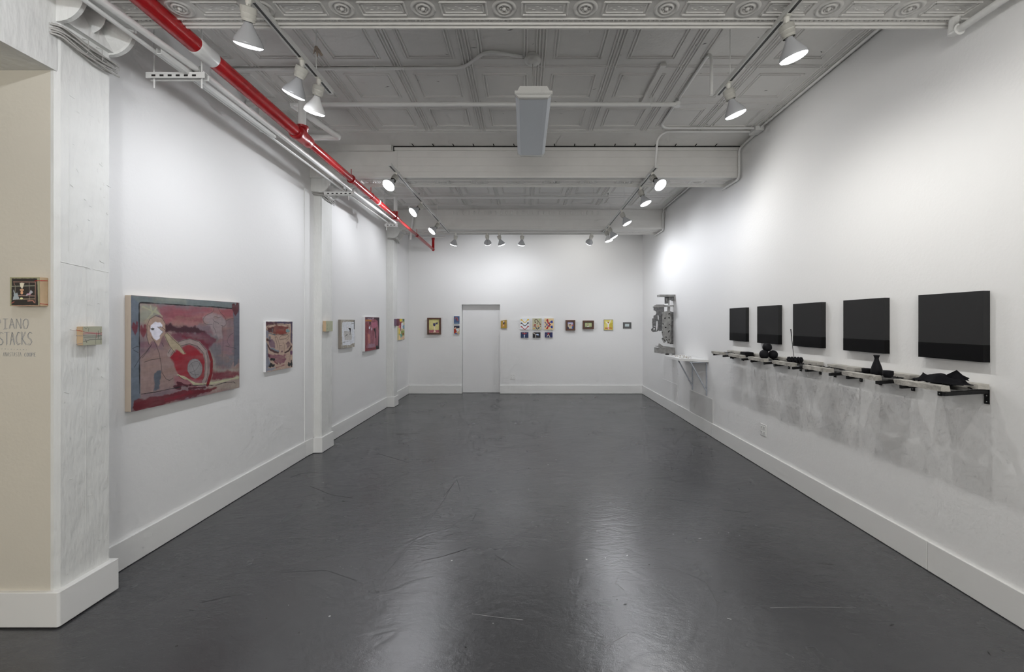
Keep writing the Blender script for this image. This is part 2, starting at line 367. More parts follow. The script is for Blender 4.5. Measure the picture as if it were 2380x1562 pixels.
# cross beams clad in pressed tin
def beam(n, y0, y1, label, crack=False, dart=False, full=True):
    global mb
    mb = MB()
    mb.box((LW, y0, BB), (RX(y1)-.001, y1, CEIL+.02), 'lattice')
    z = BB
    yc = y1-.155
    x = -.119-.476*5
    while x < 2.6:
        if x > LW+.1:
            for (r, t, h) in ((.062, .012, .007), (.036, .008, .009)):
                prof = [(r-t, .001), (r-t*.4, -h), (r+t*.4, -h), (r+t, .001)]
                mb.lathe([(a, b) for a, b in prof], (x, yc, z), (0, 0, 1), 'ceiling', 24)
            mb.sphere((x, yc, z), .014, 'ceiling', 10, 6)
            for k in range(6): mb.sphere((x+.022*math.cos(k*PI/3), yc+.022*math.sin(k*PI/3), z), .007, 'ceiling', 6, 4)
        a, b = x+.105, x+.371
        if a > LW+.02 and b < 2.68:
            for q, hh in ((0, .007), (.018, .004)):
                bead(a+q, yc-.052+q, b-q, yc-.052+q, .014, hh, z); bead(a+q, yc+.052-q, b-q, yc+.052-q, .014, hh, z)
                bead(a+q, yc-.052+q, a+q, yc+.052-q, .014, hh, z); bead(b-q, yc-.052+q, b-q, yc+.052-q, .014, hh, z)
            for k in range(9):
                mb.sphere((a+.045+k*.022, yc+.014*math.sin(k*2.1), z), .006, 'ceiling', 6, 4, (1.8, .9, .35))
        x += .476
    for yy, w, h in ((yc+.085, .014, .008), (yc-.085, .014, .008), (y1-.03, .02, .012), (y1-.01, .02, .02), (y0+.03, .02, .012), (y0+.01, .02, .02)):
        bead(LW, yy, RX(yy)-.002, yy, w, h, z)
    xx = LW+.02
    while xx < 2.66:
        mb.sphere((xx, y1-.055, z), .009, 'ceiling', 6, 4, (1, .9, .7)); xx += .028
    if crack:
        mb.box((-1.64, y0-.012, CEIL-.055), (RX(y0)-.002, y0+.01, CEIL-.0175), 'ceiling')
        mb.box((-1.64, y0-.014, CEIL-.017), (RX(y0)-.002, y0-.001, CEIL-.0005), 'gap')
        mb.box((-1.645, y0-.015, CEIL-.065), (-1.635, y0-.001, CEIL-.0005), 'gap')
        mb.box((-2.58, y0-.05, CEIL-.075), (-1.66, y0+.01, CEIL-.002), 'ceiling')
        x = -1.40
        while x < 2.6:
            mb.obox((x, y0-.085, CEIL-.006), (.011, 0, 0), (0.006, .072, 0), (0, 0, .01), 'gap'); x += .252
        for zz in (3.80, 3.73, 3.62, 3.545): mb.box((-1.6 if zz > 3.7 else -2.55, y0-.004, zz), (RX(y0)-.003, y0+.01, zz+.004), 'ceiling')
        mb.box((-1.605, y0-.006, BB+.002), (-1.598, y0+.01, CEIL-.06), 'ceiling')
    if dart:
        x = -1.4
        while x < 1.45:
            mb.sphere((x, y0, 3.80), .024, 'ceiling', 10, 6, (.8, .35, 1.7)); x += .105
        for zz in (3.855, 3.745, 3.66, 3.53): mb.box((LW+.15, y0-.006, zz), (RX(y0)-.003, y0+.01, zz+.005), 'ceiling')
    struct(mb.build('trim_%d' % n), label)
beam(8, 2.29, 2.68, 'tin clad cross beam nearest the camera, rosettes on its underside')
beam(9, 5.41, 5.80, 'tin clad cross beam in the middle with a black crack along its top', crack=True)
beam(10, 8.41, 8.94, 'tin clad cross beam nearest the end wall', dart=True)
beam(11, -.85, -.45, 'tin clad cross beam behind the camera')

# baseboards
def bboard(name, segs, label):
    mb = MB()
    for (x0, y0, x1, y1, t) in segs:      # wall line from-to, thickness vector
        mb.obox((x0, y0, .004), (x1-x0, y1-y0, 0), t, (0, 0, .191), 'trim')
    return struct(mb.build(name, bevel=.003), label)
bboard('baseboard_left', [(LW, 2.66, LW, 5.27, (.022, 0, 0)), (LW, 5.79, LW, 8.40, (.022, 0, 0)), (LW, 8.68, LW, YE, (.022, 0, 0)), (LW, 5.26, -2.679, 5.47, (.018, 0, 0))], 'white baseboard along the left wall')
mb = MB()
mb.prism([(LW, 5.43, .004), (-2.56, 5.445, .004), (-2.56, 5.78, .004), (LW, 5.78, .004)], (0, 0, .191), 'trim')
mb.prism([(LW, 8.40, .004), (-2.54, 8.40, .004), (-2.54, 8.68, .004), (LW, 8.68, .004)], (0, 0, .191), 'trim')
struct(mb.build('baseboard_pillars', bevel=.003), 'white baseboard around the far pillars')
mb = MB(); mb.prism([(-4.9, 2.316, .008), (-2.518, 2.316, .008), (-2.509, 2.325, .008), (-2.509, 2.661, .008), (-2.71, 2.661, .008), (-2.71, 2.55, .008), (-4.9, 2.40, .008)], (0, 0, .187), 'trim')
struct(mb.build('baseboard_return', bevel=.003), 'tall white baseboard wrapping the nearest pillar')
mb = MB()
for a, b in ((-3.6, 2.86), (2.863, 6.20), (6.203, YE)):
    mb.obox((RX(a), a, .004), (RX(b)-RX(a), b-a, 0), (-.021, 0, 0), (0, 0, .192), 'trim')
struct(mb.build('baseboard_right', bevel=.003), 'white baseboard along the right wall')
bboard('baseboard_end', [(LW, YE, DX0, YE, (0, -.022, 0)), (DX1, YE, RX(YE), YE, (0, -.022, 0))], 'white baseboard along the end wall')
# ---------------------------------------------------------------- pictures
def vnoise(x, y, seed):
    r = np.random.RandomState(seed).rand(64, 64)
    xi = np.floor(x).astype(int); yi = np.floor(y).astype(int); fx = x-xi; fy = y-yi
    fx = fx*fx*(3-2*fx); fy = fy*fy*(3-2*fy)
    g = lambda a, b: r[a % 64, b % 64]
    return (g(xi, yi)*(1-fx)+g(xi+1, yi)*fx)*(1-fy)+(g(xi, yi+1)*(1-fx)+g(xi+1, yi+1)*fx)*fy
def fbm(x, y, seed):
    return vnoise(x, y, seed)*.55+vnoise(x*2.1, y*2.1, seed+1)*.3+vnoise(x*4.3, y*4.3, seed+2)*.15
class Art:
    """Paint laid on a fine grid; points are given in the corner frame `quad` (TL, TR, BR, BL)."""
    def __init__(s, quad, w, h, ny, base, gain=1.3, seed=1):
        s.w, s.h = w, h; s.ny = ny; s.nx = max(8, int(ny*w/h)); s.asp = w/h; s.gain = gain; s.seed = seed
        u, v = np.meshgrid(np.linspace(0, 1, s.nx), np.linspace(0, 1, ny)); s.X = u*s.asp; s.Y = v
        A = []; B = []
        for (x, y), (U, V) in zip(quad, ((0, 0), (1, 0), (1, 1), (0, 1))):
            A.append([x, y, 1, 0, 0, 0, -U*x, -U*y]); B.append(U); A.append([0, 0, 0, x, y, 1, -V*x, -V*y]); B.append(V)
        s.H = np.append(np.linalg.solve(np.array(A, float), np.array(B, float)), 1).reshape(3, 3)
        s.pxh = (abs(quad[3][1]-quad[0][1])+abs(quad[2][1]-quad[1][1]))/2
        s.c = np.zeros((ny, s.nx, 3)); s.c[:] = s.lin(base)
    def lin(s, col): return np.minimum(np.array([s2l(x) for x in col])*s.gain, .9)
    def q(s, pts):
        o = []
        for x, y in pts:
            d = s.H @ np.array([x, y, 1.0]); o.append((d[0]/d[2]*s.asp, d[1]/d[2]))
        return o
    def mix(s, a, col): s.c = s.c*(1-a[..., None])+s.lin(col)*a[..., None]
    def jit(s, rough, k):
        return (fbm(s.X*14, s.Y*14, s.seed*7+k)-.5)*rough if rough else 0
    def seg(s, pts, closed):
        d = np.full(s.X.shape, 9.0); n = len(pts)
        for i in range(n if closed else n-1):
            (x0, y0), (x1, y1) = pts[i], pts[(i+1) % n]
            dx, dy = x1-x0, y1-y0; L = dx*dx+dy*dy+1e-9
            t = np.clip(((s.X-x0)*dx+(s.Y-y0)*dy)/L, 0, 1)
            d = np.minimum(d, np.hypot(s.X-x0-t*dx, s.Y-y0-t*dy))
        return d
    def poly(s, pts, col, a=1., soft=.008, rough=.03, streak=0):
        p = s.q(pts); d = s.seg(p, True); ins = np.zeros(s.X.shape, bool); n = len(p)
        for i in range(n):
            (x0, y0), (x1, y1) = p[i], p[(i+1) % n]
            if y0 == y1: continue
            c = ((y0 > s.Y) != (y1 > s.Y)) & (s.X < (x1-x0)*(s.Y-y0)/(y1-y0)+x0); ins ^= c
        sd = np.where(ins, -d, d)+s.jit(rough, n)
        soft = soft*.6; sd = sd+(fbm(s.X*60, s.Y*60, n+9)-.5)*rough*.35
        al = np.clip(.5-sd/soft/2, 0, 1)*a
        if streak: al = al*(1-streak*np.clip(fbm(s.X*4, s.Y*22, n+s.seed)*2-.6, 0, 1))
        s.mix(al, col); return s
    def line(s, pts, w, col, a=1., rough=.0, soft=None):
        w = w/s.pxh/2; soft = soft or max(1.0/s.ny, .002)
        d = s.seg(s.q(pts), False)+s.jit(rough, 3)
        s.mix(np.clip((w-d)/soft+.5, 0, 1)*a, col); return s
    def ell(s, c, rx, ry, col, a=1., rough=.02, soft=.008):
        n = 20; return s.poly([(c[0]+rx*math.cos(2*PI*k/n), c[1]+ry*math.sin(2*PI*k/n)) for k in range(n)], col, a, soft, rough)
    def cloud(s, col, a, sx, sy, seed, th=.5, k=6):
        s.mix(np.clip((fbm(s.X*sx, s.Y*sy, seed)-th)*k, 0, 1)*a, col); return s
    def curve(s, pts, w, col, a=1.):
        pts = [Vector((x, y, 0)) for x, y in pts]; return s.line([(p.x, p.y) for p in rnd(pts, 1e9, 4)], w, col, a)
    def build(s, parent, TL, U, N, name='painted_surface'):
        tx = 1+.30*(fbm(s.X*7, s.Y*46, s.seed+50)-.5)+.22*(fbm(s.X*38, s.Y*38, s.seed+60)-.5)+.16*(fbm(s.X*30, s.Y*5, s.seed+70)-.5)
        if s.h > .3: s.c = np.clip(s.c*tx[..., None], 0, .95)
        TL, U, N = Vector(TL), Vector(U), Vector(N); g = np.arange(s.ny*s.nx).reshape(s.ny, s.nx)
        off = worldloc(parent); vs = []
        wv = np.linspace(0, s.w, s.nx); hv = np.linspace(0, s.h, s.ny)
        O = TL+N*.0012-off
        uu, vv = np.meshgrid(wv, hv)
        co = np.stack([O.x+U.x*uu, O.y+U.y*uu, O.z-vv], -1).reshape(-1, 3)
        a, b, c, d = g[:-1, :-1].ravel(), g[1:, :-1].ravel(), g[1:, 1:].ravel(), g[:-1, 1:].ravel()
        fs = np.stack([a, b, c, d], -1)
        me = bpy.data.meshes.new(name); me.from_pydata(co.tolist(), [], fs.tolist()); me.materials.append(M['art'])
        at = me.color_attributes.new('Col', 'FLOAT_COLOR', 'POINT')
        at.data.foreach_set('color', np.concatenate([s.c.reshape(-1, 3), np.ones((s.nx*s.ny, 1))], 1).ravel().astype(np.float32))
        me.update()
        if me.polygons[0].normal.dot(N) < 0: me.flip_normals()
        o = bpy.data.objects.new(name, me); C.objects.link(o); o.parent = parent; return o

def hang(name, TL, U, N, w, h, depth, label, cat, group, art=None, edge='whiteedge', frame=None, matw=0, matm='darkmat', inner='canvas', inset=(0, 0, 0, 0)):
    """A picture hung flat on a wall: TL is the wall point behind its top-left corner."""
    TL, U, N = Vector(TL), Vector(U), Vector(N); D = Vector((0, 0, -1))
    t = thing(name, TL+U*w/2+D*h, label, cat, group)
    if frame:
        fw = frame[1]; mb = MB()
        for (a, b, cw, ch) in ((0, 0, w, fw), (0, h-fw, w, fw), (0, fw, fw, h-2*fw), (w-fw, fw, fw, h-2*fw)):
            mb.obox(TL+U*a+D*b, U*cw, D*ch, N*depth, frame[0])
        mb.build('frame', t)
        k = fw-.001; dd = depth*.55
        MB().obox(TL+U*k+D*k+N*.001, U*(w-2*k), D*(h-2*k), N*(dd-.001), matm).build('mount_board', t)
        if art:
            a, b, c, d = inset
            art.w = w-a-b; art.h = h-c-d
            art.build(t, TL+U*a+D*c+N*(dd+.002), U, N, 'picture')
    else:
        MB().obox(TL, U*w, D*h, N*depth, edge).build(inner, t, bevel=.003)
        if art: art.build(t, TL+N*depth, U, N)
    return t

LN = (1, 0, 0); LU = (0, 1, 0); EN = (0, -1, 0); EU = (1, 0, 0)
GP = 'pictures hung on the left wall'; GE = 'small pictures on the end wall'; GB = 'small painted wood blocks on the pillars'
BK = (22, 20, 22)
# the large canvas
a = Art([(172, 128), (1400, 215), (1393, 1183), (165, 1452)], 1.104, .79, 300, (138, 120, 122), .98, 3)
a.cloud((122, 104, 114), .8, 3, 6, 11).cloud((165, 140, 132), .6, 5, 3, 15, .55).cloud((120, 70, 85), .5, 3, 9, 17, .55)
a.poly([(440, 255), (1010, 270), (1335, 290), (1335, 395), (1100, 420), (980, 450), (540, 460), (480, 330)], (152, 78, 88), .9, .03, .06, .4)
a.poly([(640, 420), (980, 350), (1180, 300), (1200, 340), (1000, 440), (900, 480), (640, 470)], (165, 115, 112), .7, .03, .06)
a.poly([(560, 330), (980, 380), (970, 430), (560, 380)], (120, 55, 68), .7, .03, .05, .5)
a.poly([(270, 230), (440, 250), (500, 330), (360, 430), (270, 440)], (146, 148, 134), .9, .03, .05)
for q in (((330, 430), (460, 270)), ((390, 250), (410, 340)), ((300, 260), (480, 340)), ((440, 300), (520, 370))): a.line(q, 16, (165, 163, 138), .8, .01)
a.poly([(980, 380), (1100, 330), (1240, 380), (1250, 470), (1200, 500), (1215, 640), (1140, 660), (1060, 480), (990, 440)], (152, 138, 140), .9, .02, .03)
a.poly([(1170, 290), (1335, 300), (1330, 395), (1240, 400), (1190, 350)], (150, 82, 88), .9, .02, .03)
a.poly([(1250, 400), (1335, 400), (1330, 720), (1240, 700)], (128, 108, 112), .8, .02, .03)
a.poly([(1040, 560), (1220, 640), (1330, 720), (1330, 960), (1130, 950), (1080, 800)], (112, 110, 116), .85, .03, .08)
a.poly([(1140, 660), (1330, 560), (1320, 800), (1210, 820)], (140, 110, 118), .8, .03, .08)
a.poly([(270, 800), (640, 700), (700, 1000), (620, 1180), (270, 1250)], (152, 128, 122), .8, .03, .1)
a.cloud((150, 118, 104), .35, 6, 16, 31, .55)
a.poly([(545, 460), (620, 452), (640, 480), (900, 482), (1000, 540), (1015, 570), (900, 562), (590, 552), (545, 550)], (66, 28, 40), 1, .015, .05)
a.poly([(570, 560), (1000, 562), (1125, 640), (1045, 720), (1040, 760), (950, 670), (830, 610), (700, 680), (620, 610)], (108, 52, 70), .95, .02, .06, .5)
a.poly([(750, 600), (1000, 640), (1060, 690), (1040, 760), (960, 690)], (112, 28, 50), .9, .02, .05)
a.poly([(615, 830), (690, 740), (800, 695), (900, 718), (980, 800), (1005, 900), (1000, 1080), (950, 1110), (860, 1100), (720, 1070), (670, 980), (650, 900)], (146, 18, 38), 1, .015, .03, .25)
a.poly([(640, 1050), (760, 1070), (1000, 1100), (1010, 1150), (830, 1170), (680, 1180)], (150, 92, 100), .85, .02, .06, .4)
a.poly([(1080, 960), (1160, 1000), (1390, 990), (1392, 1060), (1090, 1120)], (116, 32, 50), .95, .02, .05, .3)
a.poly([(1070, 1110), (1390, 1060), (1390, 1180), (1050, 1240)], (160, 150, 138), .9, .02, .06, .5)
a.line([(690, 1035), (800, 1080), (890, 1145), (1100, 1130), (1380, 1070)], 26, (182, 182, 150), .85, .02)
a.poly([(1060, 750), (1110, 860), (1140, 960), (1200, 985), (1390, 960), (1390, 995), (1100, 990), (1070, 900)], (150, 152, 140), .6, .03, .06)
arch = [(600, 800), (640, 735), (720, 680), (830, 652), (930, 685), (1000, 770), (1020, 860), (1022, 970), (1012, 1060), (990, 1110)]
a.line(arch, 62, (158, 142, 138), 1, .01)
for k in (-30, 28): a.line([(800+(x-800)*(1+k/420.), 950+(y-950)*(1+k/310.)) for x, y in arch], 6, BK, .9)
a.line([(1050, 775), (1080, 880), (1072, 1020), (1045, 1100), (1030, 1150)], 44, (122, 8, 22), 1, .02)
a.ell((888, 965), 86, 112, (142, 138, 140), 1, .02).cloud((120, 116, 120), .0, 9, 9, 5)
for q in ([(830, 1010), (900, 985), (945, 910)], [(820, 940), (860, 890), (930, 880), (960, 940)], [(830, 1000), (870, 1040), (930, 1030)], [(850, 910), (880, 990), (900, 1060)]): a.curve(q, 4, (60, 56, 62), .8)
a.line([(888+86*math.cos(t*.4), 965+112*math.sin(t*.4)) for t in range(17)], 4, (70, 60, 66), .7)
# grey blue border
a.poly([(168, 128), (1402, 214), (1400, 286), (265, 214), (240, 400), (170, 420)], (112, 122, 124), 1, .01, .02).cloud((112, 122, 124), .0, 3, 3, 2)
a.poly([(164, 128), (262, 215), (268, 1290), (200, 1340), (164, 1452)], (104, 114, 126), 1, .01, .015)
a.poly([(1335, 285), (1402, 285), (1396, 900), (1335, 940)], (94, 98, 110), .95, .01, .03)
a.poly([(450, 135), (800, 160), (800, 225), (430, 205)], (140, 145, 134), .7, .04, .06)
a.line([(1355, 1000), (1390, 860)], 10, (165, 120, 100), .5)
for hx, hy, k_, col in ((218, 480, 1, (108, 30, 46)), (307, 525, 1.05, (116, 40, 52)), (1356, 275, 1, (84, 14, 26))): a.poly([(hx, hy-22*k_), (hx+14*k_, hy-58*k_), (hx+34*k_, hy-52*k_), (hx+40*k_, hy-10*k_), (hx+26*k_, hy+52*k_), (hx+2, hy+105*k_), (hx-22*k_, hy+60*k_), (hx-40*k_, hy+6*k_), (hx-38*k_, hy-44*k_), (hx-18*k_, hy-56*k_)], col, .97, .008, .03, .25)
for cx, cy, rx, ry, col in () and ((200, 480, 26, 62, (108, 30, 46)), (236, 490, 24, 62, (108, 30, 46)), (218, 540, 22, 52, (108, 30, 46)), (290, 510, 24, 66, (116, 40, 52)), (325, 520, 24, 70, (116, 40, 52)), (312, 580, 20, 58, (116, 40, 52)), (1335, 270, 26, 40, (84, 14, 26)), (1378, 275, 24, 44, (84, 14, 26)), (1358, 325, 22, 50, (84, 14, 26))): a.ell((cx, cy), rx, ry, col, .97, .03)
a.poly([(175, 1440), (200, 1325), (440, 1285), (700, 1225), (1140, 1178), (1050, 1236), (800, 1300), (480, 1395), (165, 1455)], (98, 14, 30), 1, .01, .05, .2)
a.poly([(500, 1300), (900, 1215), (760, 1290), (560, 1330)], (125, 22, 42), .8, .02, .05)
for q in ([(650, 1165), (720, 1190)], [(690, 1120), (800, 1165)], [(700, 1150), (840, 1150)], [(820, 1190), (1000, 1180)]): a.line(q, 26, (78, 20, 36), .95, .03)
# woman
a.poly([(430, 1010), (492, 990), (488, 1100), (480, 1195), (428, 1205)], (80, 90, 102), .95, .01, .05)
a.poly([(345, 470), (360, 410), (430, 362), (520, 385), (552, 450), (552, 560), (500, 640), (480, 700), (440, 660), (400, 640), (380, 680), (350, 620)], (168, 142, 128), 1, .01, .02)
a.poly([(540, 585), (580, 560), (720, 690), (782, 792), (762, 800), (680, 740), (640, 760)], (172, 158, 132), 1, .01, .02)
a.poly([(395, 470), (440, 428), (470, 440), (500, 440), (522, 470), (515, 490), (470, 490), (530, 545), (495, 590), (490, 620), (455, 645), (420, 615), (385, 530)], (222, 220, 232), 1, .006, .01)
for q in ([(370, 690), (345, 600), (350, 470), (380, 400), (430, 370), (450, 358), (520, 390), (555, 450)], [(385, 500), (370, 470)], [(395, 600), (430, 650), (460, 720), (485, 790), (505, 900), (515, 1010), (560, 1080), (600, 1098), (640, 1070)], [(400, 690), (330, 780), (262, 850), (205, 945)], [(315, 888), (400, 860), (500, 848)], [(545, 580), (600, 700), (660, 780)], [(570, 555), (640, 630), (720, 700), (780, 795)], [(465, 488), (530, 545), (490, 595)], [(500, 480), (550, 520)], [(185, 735), (235, 708), (252, 712)], [(195, 750), (250, 780)], [(515, 670), (535, 710)], [(295, 840), (340, 780), (400, 690)], [(690, 1035), (760, 1090)]): a.line(q, 5, BK, .9)
a.ell((412, 515), 18, 11, (60, 56, 50), 1, 0); a.line([(388, 512), (412, 500), (432, 510)], 5, BK); a.line([(480, 490), (505, 492)], 6, BK)
for q in ([(1108, 280), (1105, 310), (1080, 330), (1010, 360), (980, 410), (1000, 450), (1030, 465), (1090, 460)], [(1160, 280), (1180, 330), (1240, 380), (1250, 460), (1220, 490), (1185, 470)], [(1250, 420), (1290, 400), (1330, 395)], [(1100, 380), (1130, 370), (1160, 390), (1190, 375)], [(1105, 440), (1095, 490), (1120, 520), (1130, 560)], [(1205, 470), (1212, 640), (1205, 830)], [(1330, 560), (1280, 590), (1255, 660), (1285, 705)], [(1240, 708), (1360, 738)], [(1095, 400), (1110, 430), (1150, 440), (1165, 460)]): a.curve(q, 5, (42, 38, 46), .85)
a.line([(262, 1240), (262, 230), (272, 214), (300, 212), (800, 245), (1100, 262), (1310, 282)], 11, (14, 14, 16), 1, .01)
a.line([(1335, 300), (1335, 950)], 5, (60, 60, 66), .7)
a.line([(280, 1250), (440, 1228), (600, 1195), (760, 1165), (1000, 1150), (1110, 1160), (1230, 1125), (1330, 1120), (1345, 1135)], 8, BK, .95, .01)
hang('canvas_painting', (LW, 2.906, 1.836), LU, LN, 1.104, .79, .042, 'large red and mauve canvas with a white-faced figure and red disc', 'painting', GP, a, 'cotton')

# second canvas
a = Art([(240, 255), (828, 262), (818, 1240), (238, 1340)], .51, .525, 130, (176, 152, 136), 1.1, 5)
a.poly([(240, 255), (828, 262), (815, 760), (792, 700), (790, 310), (500, 300), (300, 300), (250, 340)], (70, 62, 84), 1, .01, .04)
a.poly([(258, 275), (480, 280), (490, 310), (300, 320), (255, 350)], (72, 28, 42), .9, .01, .05)
a.poly([(285, 390), (480, 345), (740, 370), (750, 410), (680, 440), (710, 520), (560, 540), (430, 530), (380, 490), (300, 480)], (104, 34, 30), 1, .012, .05, .3).poly([(290, 400), (420, 370), (400, 480), (300, 480)], (66, 30, 36), .9, .02, .05).poly([(440, 430), (700, 450), (690, 520), (470, 530)], (134, 44, 30), .8, .02, .05, .4)
a.line([(300, 515), (380, 530), (440, 545)], 26, (92, 112, 122), .9, .03).ell((728, 460), 42, 34, (112, 148, 152), .95, .05)
a.line([(385, 420), (380, 500)], 14, (110, 135, 135), .8)
a.poly([(240, 440), (290, 460), (300, 560), (290, 620), (240, 600)], (120, 122, 136), .9, .01, .03).poly([(300, 580), (340, 580), (345, 640), (300, 650)], (92, 96, 110), .9, .01, .04)
a.poly([(248, 622), (290, 625), (300, 650), (360, 660), (340, 690), (250, 675)], (62, 30, 34), .95, .01, .03)
a.poly([(300, 690), (380, 640), (440, 740), (440, 830), (330, 800)], (98, 70, 96), .9, .02, .05, .4).poly([(660, 730), (750, 680), (780, 780), (700, 840), (700, 770)], (98, 68, 78), .9, .02, .05, .4)
a.line([(320, 830), (400, 850), (470, 890), (520, 905)], 30, (104, 124, 140), .85, .03)
a.line([(280, 760), (330, 860), (420, 905), (510, 930)], 34, (60, 22, 28), .95, .03).line([(660, 930), (740, 885), (800, 800)], 40, (56, 26, 24), 1, .03)
a.poly([(560, 920), (590, 880), (620, 890), (600, 915)], (92, 60, 80), .9)
a.poly([(260, 950), (330, 970), (520, 980), (610, 1000), (700, 950), (640, 1020), (680, 1060), (640, 1130), (540, 1180), (440, 1120), (380, 1080), (320, 1030), (260, 1010)], (112, 48, 80), .95, .015, .06, .4).poly([(250, 940), (330, 980), (340, 1040), (280, 1020)], (72, 24, 42), .9)
a.line([(420, 1110), (500, 1170)], 30, (108, 44, 62), .9, .03).line([(460, 1250), (640, 1190)], 14, (130, 70, 84), .8, .03)
for c_, rx, ry in (((385, 1065), 52, 36), ((330, 1190), 48, 36), ((390, 1205), 36, 24), ((300, 1150), 20, 30), ((745, 1190), 34, 40), ((795, 1160), 22, 78), ((735, 1150), 20, 24)): a.ell(c_, rx, ry, (22, 22, 26), 1, .06)
a.poly([(238, 690), (270, 700), (285, 1000), (340, 1130), (290, 1250), (440, 1240), (460, 1260), (380, 1310), (240, 1335)], (126, 132, 146), .9, .012, .04)
a.ell((795, 925), 30, 50, (88, 48, 86), .95, .05)
for q in ([(265, 400), (300, 340), (480, 320), (770, 322), (778, 900), (760, 1100)], [(280, 640), (275, 860), (285, 1240)], [(440, 600), (470, 580), (490, 620), (520, 690), (535, 800), (520, 905)], [(440, 600), (480, 720), (500, 830)], [(525, 640), (560, 570), (640, 555), (720, 540), (740, 480)], [(540, 650), (600, 640), (690, 630), (740, 560)], [(535, 780), (590, 775)], [(630, 720), (650, 800), (640, 900)], [(250, 420), (380, 545), (720, 545)], [(740, 560), (740, 620), (700, 670)]): a.curve(q, 9, (34, 26, 34), .9)
hang('canvas_painting', (LW, 4.447, 1.662), LU, LN, .512, .527, .026, 'cream canvas with dark red and purple brushstrokes, right of the largest painting', 'painting', GP, a, 'whiteedge')

# grey and white painting
a = Art([(610, 335), (930, 342), (925, 958), (610, 998)], .51, .42, 110, (140, 134, 122), 1.45, 7)
a.cloud((120, 112, 100), .5, 8, 30, 3)
a.poly([(640, 400), (700, 385), (915, 395), (925, 700), (922, 870), (810, 920), (650, 925), (638, 700)], (192, 195, 200), 1, .01, .04).cloud((176, 178, 180), .5, 10, 6, 9)
a.poly([(910, 345), (930, 345), (926, 560), (912, 560)], (40, 44, 48), .95, .006, .02)
a.poly([(690, 600), (840, 600), (870, 740), (850, 810), (700, 810), (680, 700)], (160, 156, 150), .7, .02, .06)
for q in ([(690, 620), (760, 612)], [(860, 430), (912, 430)], [(870, 380), (915, 380)], [(765, 810), (775, 720)], [(660, 860), (800, 830)]): a.line(q, 9, (70, 68, 64), .7, .02)
a.line([(705, 725), (735, 695), (768, 680)], 13, (30, 30, 30), 1, .02)
a.poly([(785, 545), (800, 525), (835, 530), (842, 560), (832, 640), (828, 690), (814, 685), (822, 640), (815, 580)], (22, 22, 22), 1, .008, .02)
a.line([(850, 590), (875, 560), (890, 610)], 6, (90, 86, 80), .7).line([(770, 520), (800, 500)], 8, (176, 150, 140), .8)
hang('canvas_painting', (LW, 6.236, 1.694), LU, LN, .51, .42, .036, 'small grey-edged painting of black marks on a white field', 'painting', GP, a, 'greyedge')

# pink and black painting
a = Art([(1175, 275), (1502, 285), (1500, 992), (1178, 1055)], .70, .575, 130, (140, 84, 96), 1.15, 9)
a.cloud((152, 96, 112), .7, 8, 3, 3).cloud((118, 40, 50), .6, 9, 3, 13, .52).cloud((166, 112, 118), .5, 12, 3, 23, .6)
a.poly([(1175, 275), (1500, 285), (1500, 420), (1470, 360), (1400, 330), (1240, 310), (1180, 350)], (62, 34, 46), .95, .02, .05)
a.poly([(1465, 300), (1502, 300), (1500, 990), (1470, 990), (1485, 600)], (42, 34, 42), 1, .012, .03)
a.line([(1190, 360), (1250, 355), (1320, 365)], 34, (176, 116, 44), .95, .03).line([(1250, 315), (1330, 325), (1380, 300)], 18, (170, 150, 165), .8, .03)
a.poly([(1180, 400), (1240, 395), (1250, 600), (1230, 900), (1190, 960), (1182, 700)], (126, 44, 42), .8, .02, .06, .3)
a.poly([(1230, 640), (1290, 680), (1300, 870), (1260, 880)], (186, 120, 108), .9, .02, .05, .3)
a.poly([(1320, 400), (1440, 380), (1450, 480), (1400, 520), (1340, 520)], (168, 96, 118), .9, .02, .05)
a.poly([(1260, 885), (1400, 880), (1410, 970), (1240, 980)], (158, 132, 148), .7, .02, .08, .4)
a.poly([(1180, 960), (1260, 985), (1420, 940), (1430, 1000), (1180, 1050)], (132, 34, 36), .8, .02, .06, .3)
a.ell((1278, 520), 14, 36, (210, 212, 220), 1, .02).ell((1332, 545), 11, 36, (200, 200, 210), .9, .03).ell((1290, 420), 16, 34, (48, 30, 36), 1, .04)
a.poly([(1375, 560), (1400, 510), (1412, 540), (1420, 640), (1425, 740), (1410, 750), (1405, 640)], (20, 16, 20), 1, .008, .03)
a.ell((1450, 960), 26, 48, (18, 16, 18), 1, .05)
a.line([(1195, 400), (1240, 385), (1440, 385)], 8, (50, 20, 30), .7).line([(1190, 400), (1185, 980), (1400, 990)], 9, (60, 22, 26), .8, .02).line([(1195, 430), (1250, 490)], 8, (120, 20, 22), .8)
hang('canvas_painting', (LW, 7.16, 1.745), LU, LN, .705, .578, .046, 'pink and maroon painting with a dark right edge, left of the far pillar', 'painting', GP, a, 'whiteedge')

